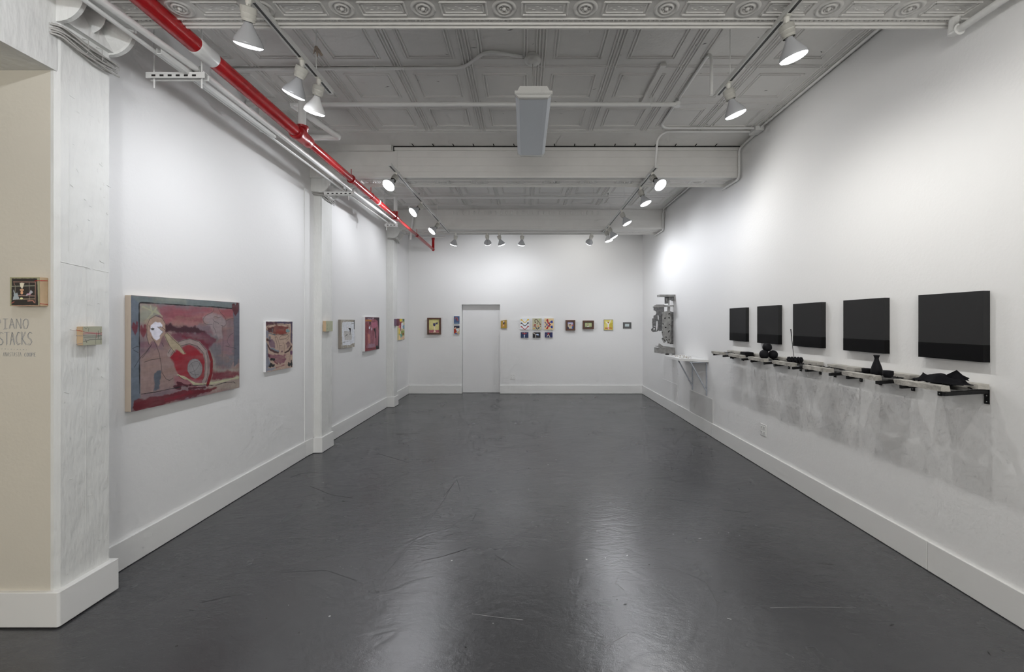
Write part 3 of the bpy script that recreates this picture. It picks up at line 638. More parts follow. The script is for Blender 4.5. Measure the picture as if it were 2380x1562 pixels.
# colourful painting beyond the far pillar
a = Art([(1850, 310), (2085, 312), (2090, 785), (1850, 830)], .62, .455, 90, (168, 160, 120), 1.5, 11)
a.poly([(1850, 310), (1960, 310), (1960, 480), (1850, 480)], (96, 30, 52), .9)
a.poly([(1950, 315), (2030, 315), (1990, 380), (1950, 370)], (196, 170, 40), 1, .01, .03).poly([(2030, 310), (2085, 312), (2080, 380), (2040, 370)], (60, 92, 60), 1)
a.poly([(1960, 390), (2060, 365), (2000, 400), (1990, 600), (1975, 600)], (120, 26, 44), 1, .01, .03)
a.poly([(1990, 420), (2060, 400), (2050, 520), (2000, 560)], (196, 198, 205), 1, .01, .05).poly([(2040, 470), (2085, 450), (2085, 560), (2050, 540)], (70, 120, 140), .9)
a.line([(2010, 440), (2040, 520)], 16, (120, 90, 160), .8, .03)
a.poly([(1920, 470), (1970, 460), (1970, 520), (1930, 530)], (186, 110, 104), 1).poly([(1925, 540), (1965, 530), (1960, 680), (1925, 680)], (200, 172, 60), 1).line([(1965, 520), (1972, 650)], 22, (190, 205, 220), 1, .02)
a.poly([(1990, 590), (2090, 580), (2090, 690), (2000, 700)], (112, 128, 60), .9, .02, .06).poly([(1940, 680), (2000, 660), (2030, 700), (1990, 760)], (74, 130, 130), .95, .02, .05)
a.poly([(1925, 700), (1975, 700), (1975, 810), (1925, 815)], (212, 176, 130), 1).poly([(2000, 740), (2088, 700), (2088, 780), (2000, 790)], (190, 160, 135), 1, .01, .04).ell((2052, 660), 14, 26, (130, 34, 34), 1, .03).poly([(2050, 790), (2090, 770), (2090, 790)], (30, 30, 32), 1)
hang('canvas_painting', (LW, 8.93, 1.735), LU, LN, .62, .455, .035, 'small multicoloured painting on the wall beyond the far pillar', 'painting', GP, a, 'whiteedge')

# blocks on the pillars
a = Art([(1000, 832), (1225, 832), (1225, 1045), (1000, 1052)], .11, .107, 90, (150, 150, 132), 1.35, 13)
a.poly([(1000, 915), (1100, 905), (1225, 905), (1225, 985), (1100, 990), (1000, 1000)], (140, 138, 130), .8, .02, .04).line([(1010, 915), (1080, 905), (1160, 915), (1222, 925)], 22, (160, 118, 116), .7, .03)
for q, col in (([(1000, 888), (1060, 908), (1120, 912), (1160, 920), (1225, 905)], (128, 28, 40)), ([(1160, 905), (1160, 965)], (140, 40, 52)), ([(1000, 938), (1070, 945), (1225, 938)], (44, 60, 52)), ([(1000, 1010), (1050, 1000), (1090, 985), (1225, 982)], (40, 50, 44)), ([(1182, 885), (1180, 975)], (36, 44, 52)), ([(1030, 985), (1045, 1020)], (30, 30, 34)), ([(1010, 960), (1140, 958), (1200, 950)], (80, 90, 80)), ([(1020, 845), (1035, 862), (1050, 845)], (90, 96, 84)), ([(1068, 850), (1064, 890)], (90, 96, 84)), ([(1205, 860), (1210, 1030)], (96, 100, 90)), ([(1150, 940), (1150, 1040)], (100, 104, 92))): a.line(q, 5, col, .9)
o = hang('painted_block', (-2.545, 2.444, 1.628), LU, LN, .111, .107, .036, 'small pine block with a green painted face on the nearest pillar', 'painting', GB, a, 'pine', inner='block')
mk = MB(); mk.obox((-2.545, 2.4425, 1.610), (.0355, 0, -.008), (0, 0, -.0025), (0, -.0008, 0), 'red'); mk.build('drawn_line', o)
mk = MB(); mk.obox((-2.545, 2.4425, 1.578), (.036, 0, -.002), (0, 0, -.002), (0, -.0008, 0), 'ink'); mk.build('drawn_line', o)
mk = MB(); mk.obox((-2.545, 2.4425, 1.527), (.036, 0, .009), (0, 0, -.002), (0, -.0008, 0), 'ink'); mk.build('drawn_line', o)
a = Art([(275, 357), (432, 357), (430, 578), (275, 600)], .19, .135, 50, (152, 154, 130), 1.45, 15)
a.cloud((140, 142, 122), .5, 8, 8, 4).line([(310, 440), (312, 475)], 9, (96, 92, 80), .8).line([(305, 515), (308, 545)], 10, (96, 92, 80), .8)
hang('painted_block', (-2.58, 5.504, 1.672), LU, LN, .19, .135, .041, 'small pine block with a plain green face on the middle pillar', 'painting', GB, a, 'pine', inner='block')
a = Art([(0, 0), (10, 0), (10, 10), (0, 10)], .145, .133, 24, (92, 34, 56), 1.4, 17); a.cloud((70, 24, 44), .7, 5, 5, 3)
hang('painted_block', (-2.56, 8.45, 1.723), LU, LN, .145, .133, .047, 'small purple-sided block on the far pillar', 'painting', GB, a, 'purple', inner='block')
a = Art([(125, 232), (480, 228), (478, 582), (132, 582)], .159, .155, 120, (132, 130, 104), 1.6, 19)
a.poly([(148, 248), (450, 244), (462, 570), (150, 572)], (40, 36, 34), 1, .008, .02).cloud((40, 36, 34), 0, 2, 2, 2)
a.line([(165, 575), (480, 578)], 10, (150, 112, 96), .9, .01)
for q, w, col in (([(170, 290), (430, 290), (425, 545)], 9, (140, 108, 96)), ([(175, 300), (180, 330)], 9, (140, 108, 96)), ([(150, 345), (420, 335)], 9, (130, 132, 116)), ([(190, 330), (192, 430)], 7, (120, 116, 104)), ([(355, 300), (360, 520)], 7, (116, 104, 98)), ([(210, 455), (420, 460)], 7, (150, 120, 112)), ([(170, 500), (420, 495)], 9, (150, 130, 110)), ([(340, 520), (400, 515), (415, 540)], 12, (160, 110, 96)), ([(155, 545), (180, 530)], 9, (150, 80, 70))): a.line(q, w, col, .85, .01)
a.poly([(242, 305), (268, 300), (298, 305), (285, 350), (270, 375), (250, 345)], (190, 184, 165), 1, .01, .02).ell((268, 388), 24, 14, (170, 132, 104)).ell((268, 420), 15, 20, (186, 140, 110))
a.poly([(172, 390), (190, 430), (215, 420), (230, 470), (240, 500), (165, 505), (180, 450)], (140, 148, 152), .95, .01, .04).poly([(320, 430), (345, 440), (375, 380), (400, 420), (360, 445), (320, 460)], (150, 150, 156), .95, .01, .04).line([(335, 435), (370, 440)], 9, (200, 140, 160)).ell((265, 490), 18, 12, (200, 196, 150))
o = hang('painted_block', (-2.745, 2.337, 1.893), (1, 0, 0), EN, .159, .155, .041, 'small black drawing with a pine side on the warm-tinted wall', 'painting', None, a, 'pine', inner='block')
mk = MB(); mk.obox((-2.612, 2.2945, 1.874), (.026, 0, .002), (0, 0, -.003), (0, -.0003, 0), 'red'); mk.build('drawn_line', o)
mk = MB(); mk.obox((-2.5855, 2.296, 1.876), (0, .036, .002), (0, 0, -.003), (.0006, 0, 0), 'red'); mk.build('drawn_line', o)
mk = MB(); mk.obox((-2.5855, 2.296, 1.753), (0, .038, -.003), (0, 0, -.003), (.0006, 0, 0), 'red'); mk.build('drawn_line', o)

# ---- end wall
def ew(px0, py0, px1, py1):              # wall rectangle from picture corners at the end wall plane
    return ((px0-CX)/100, YE, CH-(py0-CY)/100), (px1-px0)/100, (py1-py0)/100
def endpic(name, r, depth, label, art, cat='picture', **k):
    TL, w, h = ew(*r); art.w, art.h = w, h
    return hang(name, TL, EU, EN, w, h, depth, label, cat, GE, art, **k)
Q = [(0, 0), (100, 0), (100, 100), (0, 100)]
def A(w, h, base, seed, n=56, gain=1.25): return Art(Q, w, h, n, base, gain, seed)
a = A(.26, .34, (200, 192, 130), 1); a.poly([(0, 78), (100, 78), (100, 100), (0, 100)], (160, 92, 100)).poly([(38, 30), (62, 28), (66, 40), (55, 55), (42, 48)], (52, 50, 90)).poly([(66, 26), (86, 22), (84, 36), (68, 38)], (60, 56, 84)).poly([(46, 50), (60, 50), (62, 92), (50, 92)], (214, 196, 170)).poly([(42, 92), (66, 88), (66, 95), (42, 97)], (220, 205, 180))
endpic('framed_picture', (994, 738.8, 1025.3, 777.5), .05, 'brown framed picture of a bent figure on yellow and pink', a, frame=('walnut', .034), matm='cotton', inset=(.038, .038, .034, .04))
a = A(.13, .18, (66, 88, 124), 2); a.line([(20, 35), (35, 18), (55, 20), (68, 40), (72, 60)], 12, (150, 90, 84), .9, .03).poly([(42, 30), (56, 28), (62, 60), (48, 58)], (120, 40, 44), .9).poly([(0, 86), (100, 86), (100, 94), (0, 94)], (150, 170, 180), .8)
endpic('small_painting', (1055.5, 735, 1068.5, 753), .03, 'tiny blue painting left of the doorway, upper of two', a, 'painting')
a = A(.13, .19, (178, 160, 130), 3); a.poly([(0, 0), (100, 0), (100, 25), (50, 32), (0, 22)], (40, 44, 66)).poly([(0, 34), (30, 40), (48, 60), (40, 80), (0, 92)], (160, 44, 30)).poly([(36, 38), (80, 30), (90, 60), (60, 72)], (200, 205, 210)).line([(28, 92), (55, 96)], 14, (50, 66, 130)).ell((30, 26), 12, 8, (196, 150, 130)).cloud((60, 60, 50), .4, 12, 8, 5, .6)
endpic('small_painting', (1055.5, 757, 1068.5, 777), .03, 'tiny orange and white painting left of the doorway, lower of two', a, 'painting')
# slanted gold painting
TL, w, h = ew(1164, 743.5, 1177.7, 763)
t = thing('small_painting', (TL[0]+w/2, YE, TL[2]-h), 'tiny mustard painting with a slanted top just right of the doorway', 'painting', GE)
MB().prism([(TL[0], YE+.002, TL[2]-.022), (TL[0]+w, YE+.002, TL[2]), (TL[0]+w, YE+.002, TL[2]-h), (TL[0], YE+.002, TL[2]-h)], (0, -.034, 0), mat('mustard_paint', (.36, .24, .045), .6)).build('canvas', t)
a = A(w*.94, h*.84, (162, 130, 50), 4); a.cloud((150, 118, 44), .5, 6, 6, 3).poly([(42, 8), (60, 6), (66, 30), (60, 52), (44, 50), (40, 26)], (44, 40, 60)).ell((50, 12), 12, 8, (215, 205, 210)).poly([(36, 52), (56, 48), (60, 66), (30, 84)], (200, 150, 130)).line([(60, 22), (80, 30)], 8, (44, 40, 60))
a.build(t, (TL[0]+.004, YE-.032, TL[2]-.026), EU, EN)
a = A(.21, .27, (215, 218, 225), 5)
for y, col in ((24, (206, 170, 30)), (52, (34, 34, 54)), (82, (160, 30, 36))):
    a.line([(10, y-7), (22, y-4), (38, y+12), (50, y+16), (62, y+12), (78, y-2), (90, y-8)], 6, col, 1)
    a.ell((13, y-6), 9, 6, col, 1, .03); a.ell((86, y-9), 10, 7, col, 1, .03)
endpic('small_painting', (1209.2, 739, 1230.2, 766), .04, 'white painting of yellow, black and red curves, left of its row', a, 'painting')
a = A(.21, .265, (176, 172, 146), 6)
a.line([(28, 34), (26, 16), (38, 8), (52, 14), (70, 34), (86, 50)], 6, (92, 84, 60), 1).ell((32, 36), 8, 6, (92, 84, 60)).ell((86, 54), 8, 7, (118, 78, 64)).ell((52, 46), 6, 5, (96, 88, 62)).line([(52, 44), (58, 24)], 4, (92, 84, 60)).ell((76, 12), 9, 8, (150, 178, 110), .8, .05)
a.ell((28, 58), 9, 7, (158, 24, 30)).line([(26, 60), (26, 72), (40, 78), (42, 90), (56, 96), (68, 86)], 6, (34, 30, 50)).line([(26, 60), (26, 72), (38, 78)], 6, (130, 20, 30)).ell((70, 84), 8, 6, (22, 24, 50)).ell((18, 90), 8, 6, (206, 150, 30)).ell((63, 69), 7, 6, (206, 120, 60)).ell((88, 70), 4, 5, (96, 40, 34)).ell((10, 60), 5, 6, (200, 160, 80)).ell((10, 70), 5, 5, (160, 110, 130))
endpic('small_painting', (1237.4, 740, 1258.6, 766.3), .04, 'beige painting of an olive hook shape, middle of its row', a, 'painting')
a = A(.215, .265, (206, 184, 140), 7)
a.line([(34, 16), (38, 34), (48, 46), (64, 56), (48, 66), (36, 78), (32, 90)], 11, (160, 26, 32), 1).ell((32, 16), 12, 10, (160, 26, 32), 1, .1).ell((30, 88), 11, 8, (160, 26, 32))
a.line([(54, 42), (66, 32), (78, 28)], 8, (24, 50, 140)).ell((80, 30), 12, 12, (24, 50, 140), 1, .1).line([(10, 38), (22, 50), (34, 60), (56, 72), (78, 76)], 5, (40, 50, 130)).line([(10, 76), (22, 60), (36, 48)], 5, (40, 50, 130)).ell((80, 76), 12, 12, (24, 50, 140), 1, .1).ell((9, 37), 6, 5, (36, 44, 130)).ell((9, 74), 6, 6, (36, 44, 130))
endpic('small_painting', (1265, 740, 1286.5, 766.3), .04, 'tan painting of red and blue splayed shapes, right of its row', a, 'painting')
a = A(.18, .13, (38, 56, 92), 8); a.cloud((28, 40, 66), .6, 4, 3, 4).line([(20, 18), (38, 22), (62, 22), (76, 20)], 12, (150, 56, 66)).poly([(42, 14), (54, 14), (56, 45), (42, 45)], (160, 40, 50)).poly([(42, 46), (54, 46), (50, 98), (42, 98)], (210, 215, 225)).ell((48, 14), 5, 7, (210, 160, 140))
endpic('small_painting', (1210.2, 772, 1228.2, 785), .03, 'tiny navy painting of an upright figure in red, under the white one', a, 'painting')
a = A(.18, .125, (34, 32, 34), 9); a.line([(4, 8), (24, 28), (48, 44)], 12, (190, 180, 170)).poly([(44, 32), (70, 28), (82, 52), (68, 56), (46, 44)], (186, 200, 226)).line([(42, 46), (38, 66), (40, 96)], 11, (196, 190, 184)).ell((74, 58), 8, 8, (60, 90, 130))
endpic('small_painting', (1238, 772.3, 1256, 785), .03, 'tiny black painting of a pale bent dancer, under the beige one', a, 'painting')
a = A(.18, .12, (34, 40, 84), 10); a.poly([(30, 20), (70, 10), (70, 60), (30, 80)], (24, 20, 30)).poly([(36, 14), (52, 12), (54, 42), (42, 46)], (176, 40, 56)).line([(44, 50), (32, 66), (30, 88)], 12, (200, 194, 184)).line([(50, 50), (60, 76), (66, 96)], 12, (200, 194, 184)).line([(14, 40), (36, 26)], 7, (120, 100, 110)).line([(54, 20), (70, 6)], 7, (150, 60, 80))
endpic('small_painting', (1266, 772.3, 1284, 784.3), .03, 'tiny navy painting of a striding figure, under the tan one', a, 'painting')
a = A(.13, .17, (170, 164, 196), 11); a.poly([(10, 30), (60, 24), (78, 60), (66, 98), (30, 98), (0, 60)], (190, 178, 150)).ell((44, 46), 18, 16, (96, 66, 60)).ell((46, 50), 10, 8, (170, 150, 150)).ell((84, 50), 10, 12, (196, 80, 40)).poly([(76, 66), (96, 60), (96, 98), (78, 98)], (40, 80, 150)).poly([(0, 66), (18, 80), (22, 100), (0, 100)], (40, 44, 84))
endpic('framed_picture', (1314.4, 744, 1336.4, 768.2), .055, 'upright walnut framed picture with a dark mount', a, frame=('walnut', .036), inset=(.048, .044, .042, .042))
a = A(.16, .10, (168, 176, 130), 12); a.ell((42, 46), 13, 26, (110, 70, 60)).ell((42, 46), 7, 14, (190, 170, 150)).ell((46, 90), 14, 16, (196, 196, 196)).line([(8, 76), (22, 76)], 8, (50, 52, 50)).line([(78, 82), (94, 82)], 9, (60, 62, 60)).cloud((190, 190, 150), .4, 8, 6, 3)
endpic('framed_picture', (1354, 745, 1379.6, 765), .055, 'wide walnut framed picture with a dark mount', a, frame=('walnut', .036), inset=(.05, .046, .048, .048))
a = A(.21, .24, (206, 196, 110), 13); a.cloud((190, 176, 60), .6, 3, 3, 5).poly([(60, 40), (96, 30), (98, 90), (58, 84)], (172, 150, 30), .8, .03, .05).line([(22, 22), (38, 36), (46, 46)], 10, (226, 214, 206)).line([(72, 6), (64, 28), (52, 44)], 8, (226, 214, 206)).poly([(42, 34), (54, 34), (56, 74), (40, 74)], (220, 216, 230)).ell((48, 28), 7, 7, (120, 50, 34)).poly([(40, 72), (58, 72), (58, 96), (38, 96)], (214, 170, 180))
for x in (14, 24, 36, 58, 70, 82): a.line([(x, 80), (x+4, 92)], 7, (170, 56, 40), .9, .03)
endpic('framed_picture', (1403.2, 742.8, 1424.6, 767.4), .022, 'yellow picture of a figure with arms raised, thin dark frame', a, frame=('greyedge', .006), matm='cotton', inset=(.007, .007, .007, .009))
a = A(.10, .068, (182, 192, 192), 14); a.cloud((160, 176, 184), .6, 6, 4, 4)
endpic('framed_picture', (1447.8, 749, 1466.9, 763.2), .02, 'small dark grey framed picture nearest the right wall', a, frame=('greyframe', .035), matm='greyframe', inset=(.044, .048, .033, .042))

# outlets
def outlet(name, TL, U, N, w, h, label):
    TL, U, N = Vector(TL), Vector(U), Vector(N); D = Vector((0, 0, -1)); t = thing(name, TL+U*w/2+D*h, label, 'electrical outlet', 'wall outlets')
    MB().obox(TL+N*.0005, U*w, D*h, N*.0075, 'plate').build('cover_plate', t, bevel=.003)
    for i in range(2):
        for j in range(2):
            c = TL+U*w*(.28+.44*i)+D*h*(.28+.44*j)+N*.008; mb = MB()
            mb.obox(c-U*.014-D*.015, U*.028, D*.03, N*.003, 'plate')
            for dx in (-.007, .005): mb.obox(c+U*dx-D*.008+N*.003, U*.0025, D*.009, N*.0006, 'hole')
            mb.obox(c-U*.002+D*.006+N*.003, U*.005, D*.005, N*.0006, 'hole')
            mb.build('socket_face', t)
    return t
TL, w, h = ew(1185.8, 869, 1197.8, 881.5)
outlet('wall_outlet', TL, EU, EN, w, h, 'white four-socket outlet low on the end wall right of the door')
outlet('wall_outlet', (RX(4.9)-.0005, 4.935, .50), (0, -1, 0), (-1, 0, 0), .118, .13, 'white four-socket outlet low on the right wall under the shelves')

# ---- handwriting on the warm-tinted return wall
LT = {'P': [[(0, 1), (.05, 0)], [(.05, 0), (.8, .08), (.85, .38), (.1, .52)]], 'I': [[(.1, 0), (.95, .0)], [(.5, 0), (.5, 1)], [(.2, 1), (.9, .98)]],
      'A': [[(0, 1), (.45, 0), (.95, 1)], [(.15, .62), (.8, .6)]], 'N': [[(0, 1), (.05, 0), (.9, 1), (.85, 0)]],
      'O': [[(.5, 0), (.1, .2), (0, .6), (.3, .98), (.75, .95), (1, .5), (.85, .1), (.5, 0)]],
      'S': [[(.95, .1), (.5, 0), (.1, .2), (.2, .45), (.75, .58), (.95, .8), (.6, 1), (.05, .95)]],
      'T': [[(0, .02), (1, 0)], [(.5, 0), (.5, 1)]], 'C': [[(.95, .1), (.5, 0), (.08, .4), (.1, .8), (.5, 1), (.95, .9)]],
      'K': [[(.05, 0), (.05, 1)], [(.85, 0), (.1, .55), (.95, 1)]], 'E': [[(.9, 0), (.1, 0), (.1, 1), (.9, 1)], [(.1, .5), (.7, .5)]]}
WY = 2.3362
def wp(x, y): return Vector(((x/5.207-CX)*WY/F, WY, CH-(600+y/5.207-CY)*WY/F))
t = thing('wall_lettering', wp(180, 1195), 'hand-drawn blue-grey crayon lettering on the warm-tinted wall', 'writing')
def word(txt, x0, x1, y0, y1, dbl, m, r):
    mb = MB(); n = len(txt); st = (x1-x0)/n; random.seed(len(txt)*7+int(x0))
    for i, ch in enumerate(txt):
        for k in range(2 if dbl else 1):
            ox = x0+i*st+st*.08+(k*9 if dbl else 0); oy = y0+random.uniform(-4, 4)*(1 if dbl else .3)+k*4
            for s_ in LT[ch]:
                mb.tube([wp(ox+px*st*.78, oy+py*(y1-y0)*(.96-.06*k)) for px, py in s_], r, m if k == 0 else 'inkpale', 4)
    mb.build('written_word', t)
word('PIANO', -62, 350, 732, 862, True, 'ink', .0006)
word('STACKS', -25, 392, 892, 1058, True, 'ink', .0007)
word('ANASTASIA', 36, 262, 1140, 1190, False, 'inkpale', .0005)
word('COOPE', 292, 436, 1145, 1192, False, 'ink', .0007)
mb = MB()
for x in range(20, 335, 37): mb.tube([wp(x, 1098+x*.035), wp(x+(12 if x % 2 else 6), 1096+x*.04)], .0009, 'ink', 4)
mb.build('dotted_line', t)
# ---------------------------------------------------------------- lighting tracks and lamps
def track(p0, p1, label, group='ceiling lighting tracks'):
    p0, p1 = Vector(p0), Vector(p1); d = (p1-p0); L = d.length; d.normalize(); s = Vector((0, 0, 1)).cross(d)
    t = thing('light_track', (p0+p1)/2, label, 'lighting track', group)
    O = p0-s*.018; Zv = Vector((0, 0, 1))
    def rail(a, w, z, h): mb.obox(O+s*a+Zv*z, d*L, s*w, Zv*h, 'track')
    mb = MB(); rail(0, .008, 0, .020); rail(.0275, .0085, 0, .020); rail(0, .036, .0201, .0139)
    for q in (-.0026, .0361): rail(q, .0025, .0005, .007)
    for e in (p0-d*.008, p1+d*.0005): mb.obox(e-s*.019, d*.008, s*.038, Zv*.035, 'track')
    mb.build('rail', t)
    MB().obox(O+s*.0082+Zv*.003, d*L, s*.0191, Zv*.017, 'slot').build('slot', t)
    return t
TZ = CH+1.81
track((-1.545, -3.4, TZ), (-1.53, 3.40, TZ), 'long white track at near left, nearest the red pipe')
track((1.585, -3.4, TZ), (1.543, 3.43, TZ), 'long white track at near right, nearest the right wall')
track((-1.556, 4.97, TZ), (-1.53, 8.68, TZ), 'white track at far left beyond the middle beam')
track((1.54, 5.03, TZ), (1.592, 8.68, TZ), 'white track at far right beyond the middle beam')
track((-1.55, 8.72, TZ), (1.61, 8.72, TZ), 'white track running across under the far beam')

def make_lamp():
    r = thing('track_lamp', (0, 0, 0), '', 'track lamp', 'flood lamps on the tracks')
    mb = MB(); mb.box((-.016, -.03, -.004), (.016, .03, .003), 'socket'); mb.lathe([(.016, 0), (.016, -.028), (.011, -.034), (.011, -.05)], (0, 0, 0), (0, 0, 1), 'socket', 14)
    mb.build('track_adapter', r)
    h = MB(); h.lathe([(0, 0), (.037, 0), (.037, 0), (.0415, .004), (.0415, .004), (.0415, .034), (.0415, .034), (.038, .036), (.038, .036), (.038, .060), (.038, .060), (.034, .062), (.034, .062), (.033, .074), (.033, .074), (.0, .075)], (0, 0, .006), (0, 0, -1), 'socket', 24)
    h.box((-.006, -.012, .002), (.006, .012, .018), 'socket')
    hd = h.build('lampholder', r); hd.location = (0, 0, -.052)
    b = MB(); b.lathe([(.020, .070), (.022, .078), (.027, .088), (.038, .108), (.053, .132), (.066, .152), (.0735, .168), (.0755, .178), (.074, .184)], (0, 0, 0), (0, 0, -1), 'silver', 32)
    bo = b.build('bulb', r)
    l = MB(); l.lathe([(.0738, .1835), (.070, .190), (.055, .1965), (.03, .2005), (0, .202)], (0, 0, 0), (0, 0, -1), 'lens', 32)
    b_ = MB(); b_.lathe([(0, .174), (.072, .174)], (0, 0, 0), (0, 0, -1), 'silver', 24); l.build('lens', bo); b_.build('lens_back_block', bo); bo.location = (0, 0, -.052)  # added inner disc stops lens light leaking back through the bulb neck
    li = bpy.data.lights.new('lamp_beam', 'SPOT'); li.energy = 30; li.spot_size = math.radians(150); li.spot_blend = .65; li.shadow_soft_size = .022; li.color = (1, .985, .96)
    lo = bpy.data.objects.new('lamp_beam', li); C.objects.link(lo); lo.parent = bo; lo.location = (0, 0, -.215)
    return r
proto = make_lamp(); used = False
me_white = None
def lamp(x, y, n, label, E=30., white=False, size=150, col=None):
    global used, me_white
    r = proto if not used else dup(proto); used = True
    r.location = (x, y, TZ); r['label'] = label; n = Vector(n).normalized()
    blend = 1. if 2 < y < 4 else .65
    for ch in r.children:
        if ch.name.startswith(('lampholder', 'bulb')):
            ch.rotation_mode = 'QUATERNION'; ch.rotation_quaternion = Vector((0, 0, -1)).rotation_difference(n)
        if ch.name.startswith('bulb'):
            if white:
                ch.data = ch.data.copy(); ch.data.materials[0] = M['whiteglass']
            for g in ch.children:
                if g.type == 'LIGHT':
                    g.data = g.data.copy(); g.data.energy = E; g.data.spot_size = math.radians(size); g.data.spot_blend = blend
                    if col: g.data.color = col
COOL = (.93, .95, 1.0); WARM = (1.0, .985, .95)
EL, ER, EB = 16., 18.5, 9.5
LAMPS = [
 (-1.54, 2.40, (-.25, .40, -.88), 'large silver flood lamp nearest the camera on the left track', 11.2, False, COOL),
 (-1.535, 2.97, (-.45, .25, -.86), 'silver flood lamp tilted left, middle of three on the left track', 11.2, False, COOL),
 (-1.53, 3.20, (-.30, .25, -.92), 'white-bodied flood lamp at the end of the near left track', 11.2, True, COOL),
 (1.552, 2.55, (.30, .10, -.95), 'large flood lamp aimed right beside the black track slot, upper right', ER, False, WARM),
 (1.545, 3.26, (.35, .10, -.93), 'flood lamp at the end of the near right track', ER, False, WARM),
 (-1.553, 5.2, (-.30, -.60, -.74), 'far left track lamp glaring toward the camera, nearest of three', EL, False, COOL),
 (-1.547, 6.47, (-.6, -.45, -.66), 'far left track lamp glaring sideways, middle of three', EL, False, COOL),
 (-1.54, 7.72, (-.6, -.35, -.72), 'far left track lamp by the red pipe end, farthest of three', EL, False, COOL),
 (1.545, 5.2, (.35, -.6, -.72), 'far right track lamp glaring toward the camera', ER, False, WARM),
 (1.552, 5.76, (.35, -.15, -.92), 'silver far right track lamp just beyond the glaring one', ER, False, COOL),
 (1.567, 6.93, (.45, -.1, -.88), 'silver far right track lamp in the middle of that track', ER, False, COOL),
 (1.582, 8.04, (.5, .0, -.86), 'silver lamp next to the track corner at far right', ER, False, COOL),
 (1.585, 8.32, (.25, -.05, -.95), 'bright white lamp overlapping another at the far right track corner', ER, True, COOL),
 (-1.39, 8.72, (-.3, .3, -.9), 'silver lamp on the cross track, leftmost and tilted left', EB, False, COOL),
 (-.757, 8.72, (0, .75, -.66), 'silver lamp on the cross track, seen from behind above the door', EB, False, COOL),
 (-.52, 8.72, (.3, .3, -.9), 'silver lamp on the cross track, tilted right', EB, False, COOL),
 (-.045, 8.72, (-.1, .3, -.95), 'silver lamp on the cross track, hanging nearly straight down', EB, False, COOL),
 (1.36, 8.72, (-.15, .8, -.58), 'dark-looking lamp on the cross track, rightmost and facing away', EB, False, WARM),
 (-1.54, 1.2, (-.75, .25, -.6), 'added unseen flood lamp on the near left track behind the camera view', 15., False, COOL),  # from here on: unseen lamps added to light the near walls and floor
 (1.56, 1.35, (.5, .1, -.86), 'added unseen flood lamp on the near right track behind the camera view', 14., False, WARM),
 (1.575, -.2, (.4, .2, -.9), 'added unseen flood lamp on the near right track farthest behind', 14., False, WARM),
]
for (x, y, n, lb, E, wh, col) in LAMPS: lamp(x, y, n, lb, E, wh, 156 if 2 < y < 4 else 172, col)

# hanger rods for the tracks
def rod(x, y, z0, z1, label, r=.0035, m='wpipe'):
    return tag(MB().tube([(x, y, z0), (x, y, z1)], r, m, 8).build('hanger_rod', None, (x, y, z1)), label, 'hanger rod', 'thin rods holding the tracks')
rod(-1.534, 3.17, TZ+.03, CEIL, 'thin rod holding the near left track, with a rag tied on')
rod(1.543, 3.23, TZ+.03, CEIL, 'thin rod holding the near right track')
rod(-1.545, 6.58, TZ+.03, CEIL, 'thin rod holding the far left track, nearer one')
rod(-1.535, 7.60, TZ+.03, CEIL, 'thin rod holding the far left track, farther one')
rod(1.566, 6.75, TZ+.03, CEIL, 'thin rod holding the far right track, nearer one')
rod(1.580, 7.95, TZ+.03, CEIL, 'thin rod holding the far right track, farther one')
mb = MB(); random.seed(5)
mb.sphere((-1.534, 3.17, 3.672), .014, 'rag', 10, 7, (1, 1, 1.3))
for dx, dz, w in ((.045, -.055, .02), (-.018, -.04, .014), (.03, -.03, .02), (.012, -.06, .012)):
    mb.add([(-1.545, 3.165, 3.675), (-1.522, 3.165, 3.68), (-1.534+dx+w/2, 3.16, 3.672+dz), (-1.534+dx-w/2, 3.17, 3.668+dz)], [(0, 1, 2, 3)], 'rag')
    mb.add([(-1.545, 3.168, 3.675), (-1.522, 3.168, 3.68), (-1.534+dx+w/2, 3.163, 3.672+dz), (-1.534+dx-w/2, 3.173, 3.668+dz)], [(3, 2, 1, 0)], 'rag')
tag(mb.build('tied_rag', None, (-1.534, 3.17, 3.66)), 'scrap of beige rag tied to the near left hanger rod', 'rag')

# ---------------------------------------------------------------- red sprinkler main
def redp(y): return Vector((-2.13+.0125*(y-4), y, CH+1.78-.0233*(y-4.12)))
t = thing('red_sprinkler_pipe', redp(4.12), 'thick glossy red sprinkler pipe running the length of the left side', 'pipe')
mb = MB(); mb.tube([redp(-3.4), redp(2.83)], .053, 'red', 24); mb.tube([redp(2.93), redp(4.13)], .053, 'red', 24); mb.build('pipe', t)
mb = MB(); mb.tube([redp(4.1), redp(6.99)], .041, 'red', 24); mb.tube([redp(6.98), redp(9.70), redp(9.70)+Vector((0, 0, .27))], .028, 'red', 20); mb.build('pipe', t)
a_, b_ = redp(2.62), redp(2.95)
MB().tube([redp(2.795), redp(2.80), redp(2.86), redp(2.955), redp(2.96)], [.053, .058, .055, .056, .053], 'wpipe', 24).build('white_collar', t)['label'] = 'white painted coupling'
mb = MB(); p = redp(4.12); q = redp(4.0); s_ = redp(4.24)
mb.tube([redp(3.99), redp(4.0), redp(4.05), redp(4.052), redp(4.17), redp(4.19), redp(4.25), redp(4.26)], [.055, .068, .068, .060, .060, .060, .054, .044], 'dred', 24)
mb.tube([p, p+Vector((0, 0, .075)), p+Vector((0, 0, .076)), p+Vector((0, 0, .10))], [.05, .05, .056, .056], 'dred', 20); mb.build('tee_fitting', t)
mb = MB(); p = redp(6.98)
mb.tube([redp(6.90), redp(6.91), redp(6.95), redp(7.02), redp(7.06), redp(7.07)], [.042, .052, .052, .046, .046, .03], 'dred', 20)
mb.tube([p, p+Vector((0, 0, .06)), p+Vector((0, 0, .09))], [.04, .04, .046], 'dred', 16); mb.build('tee_fitting', t)
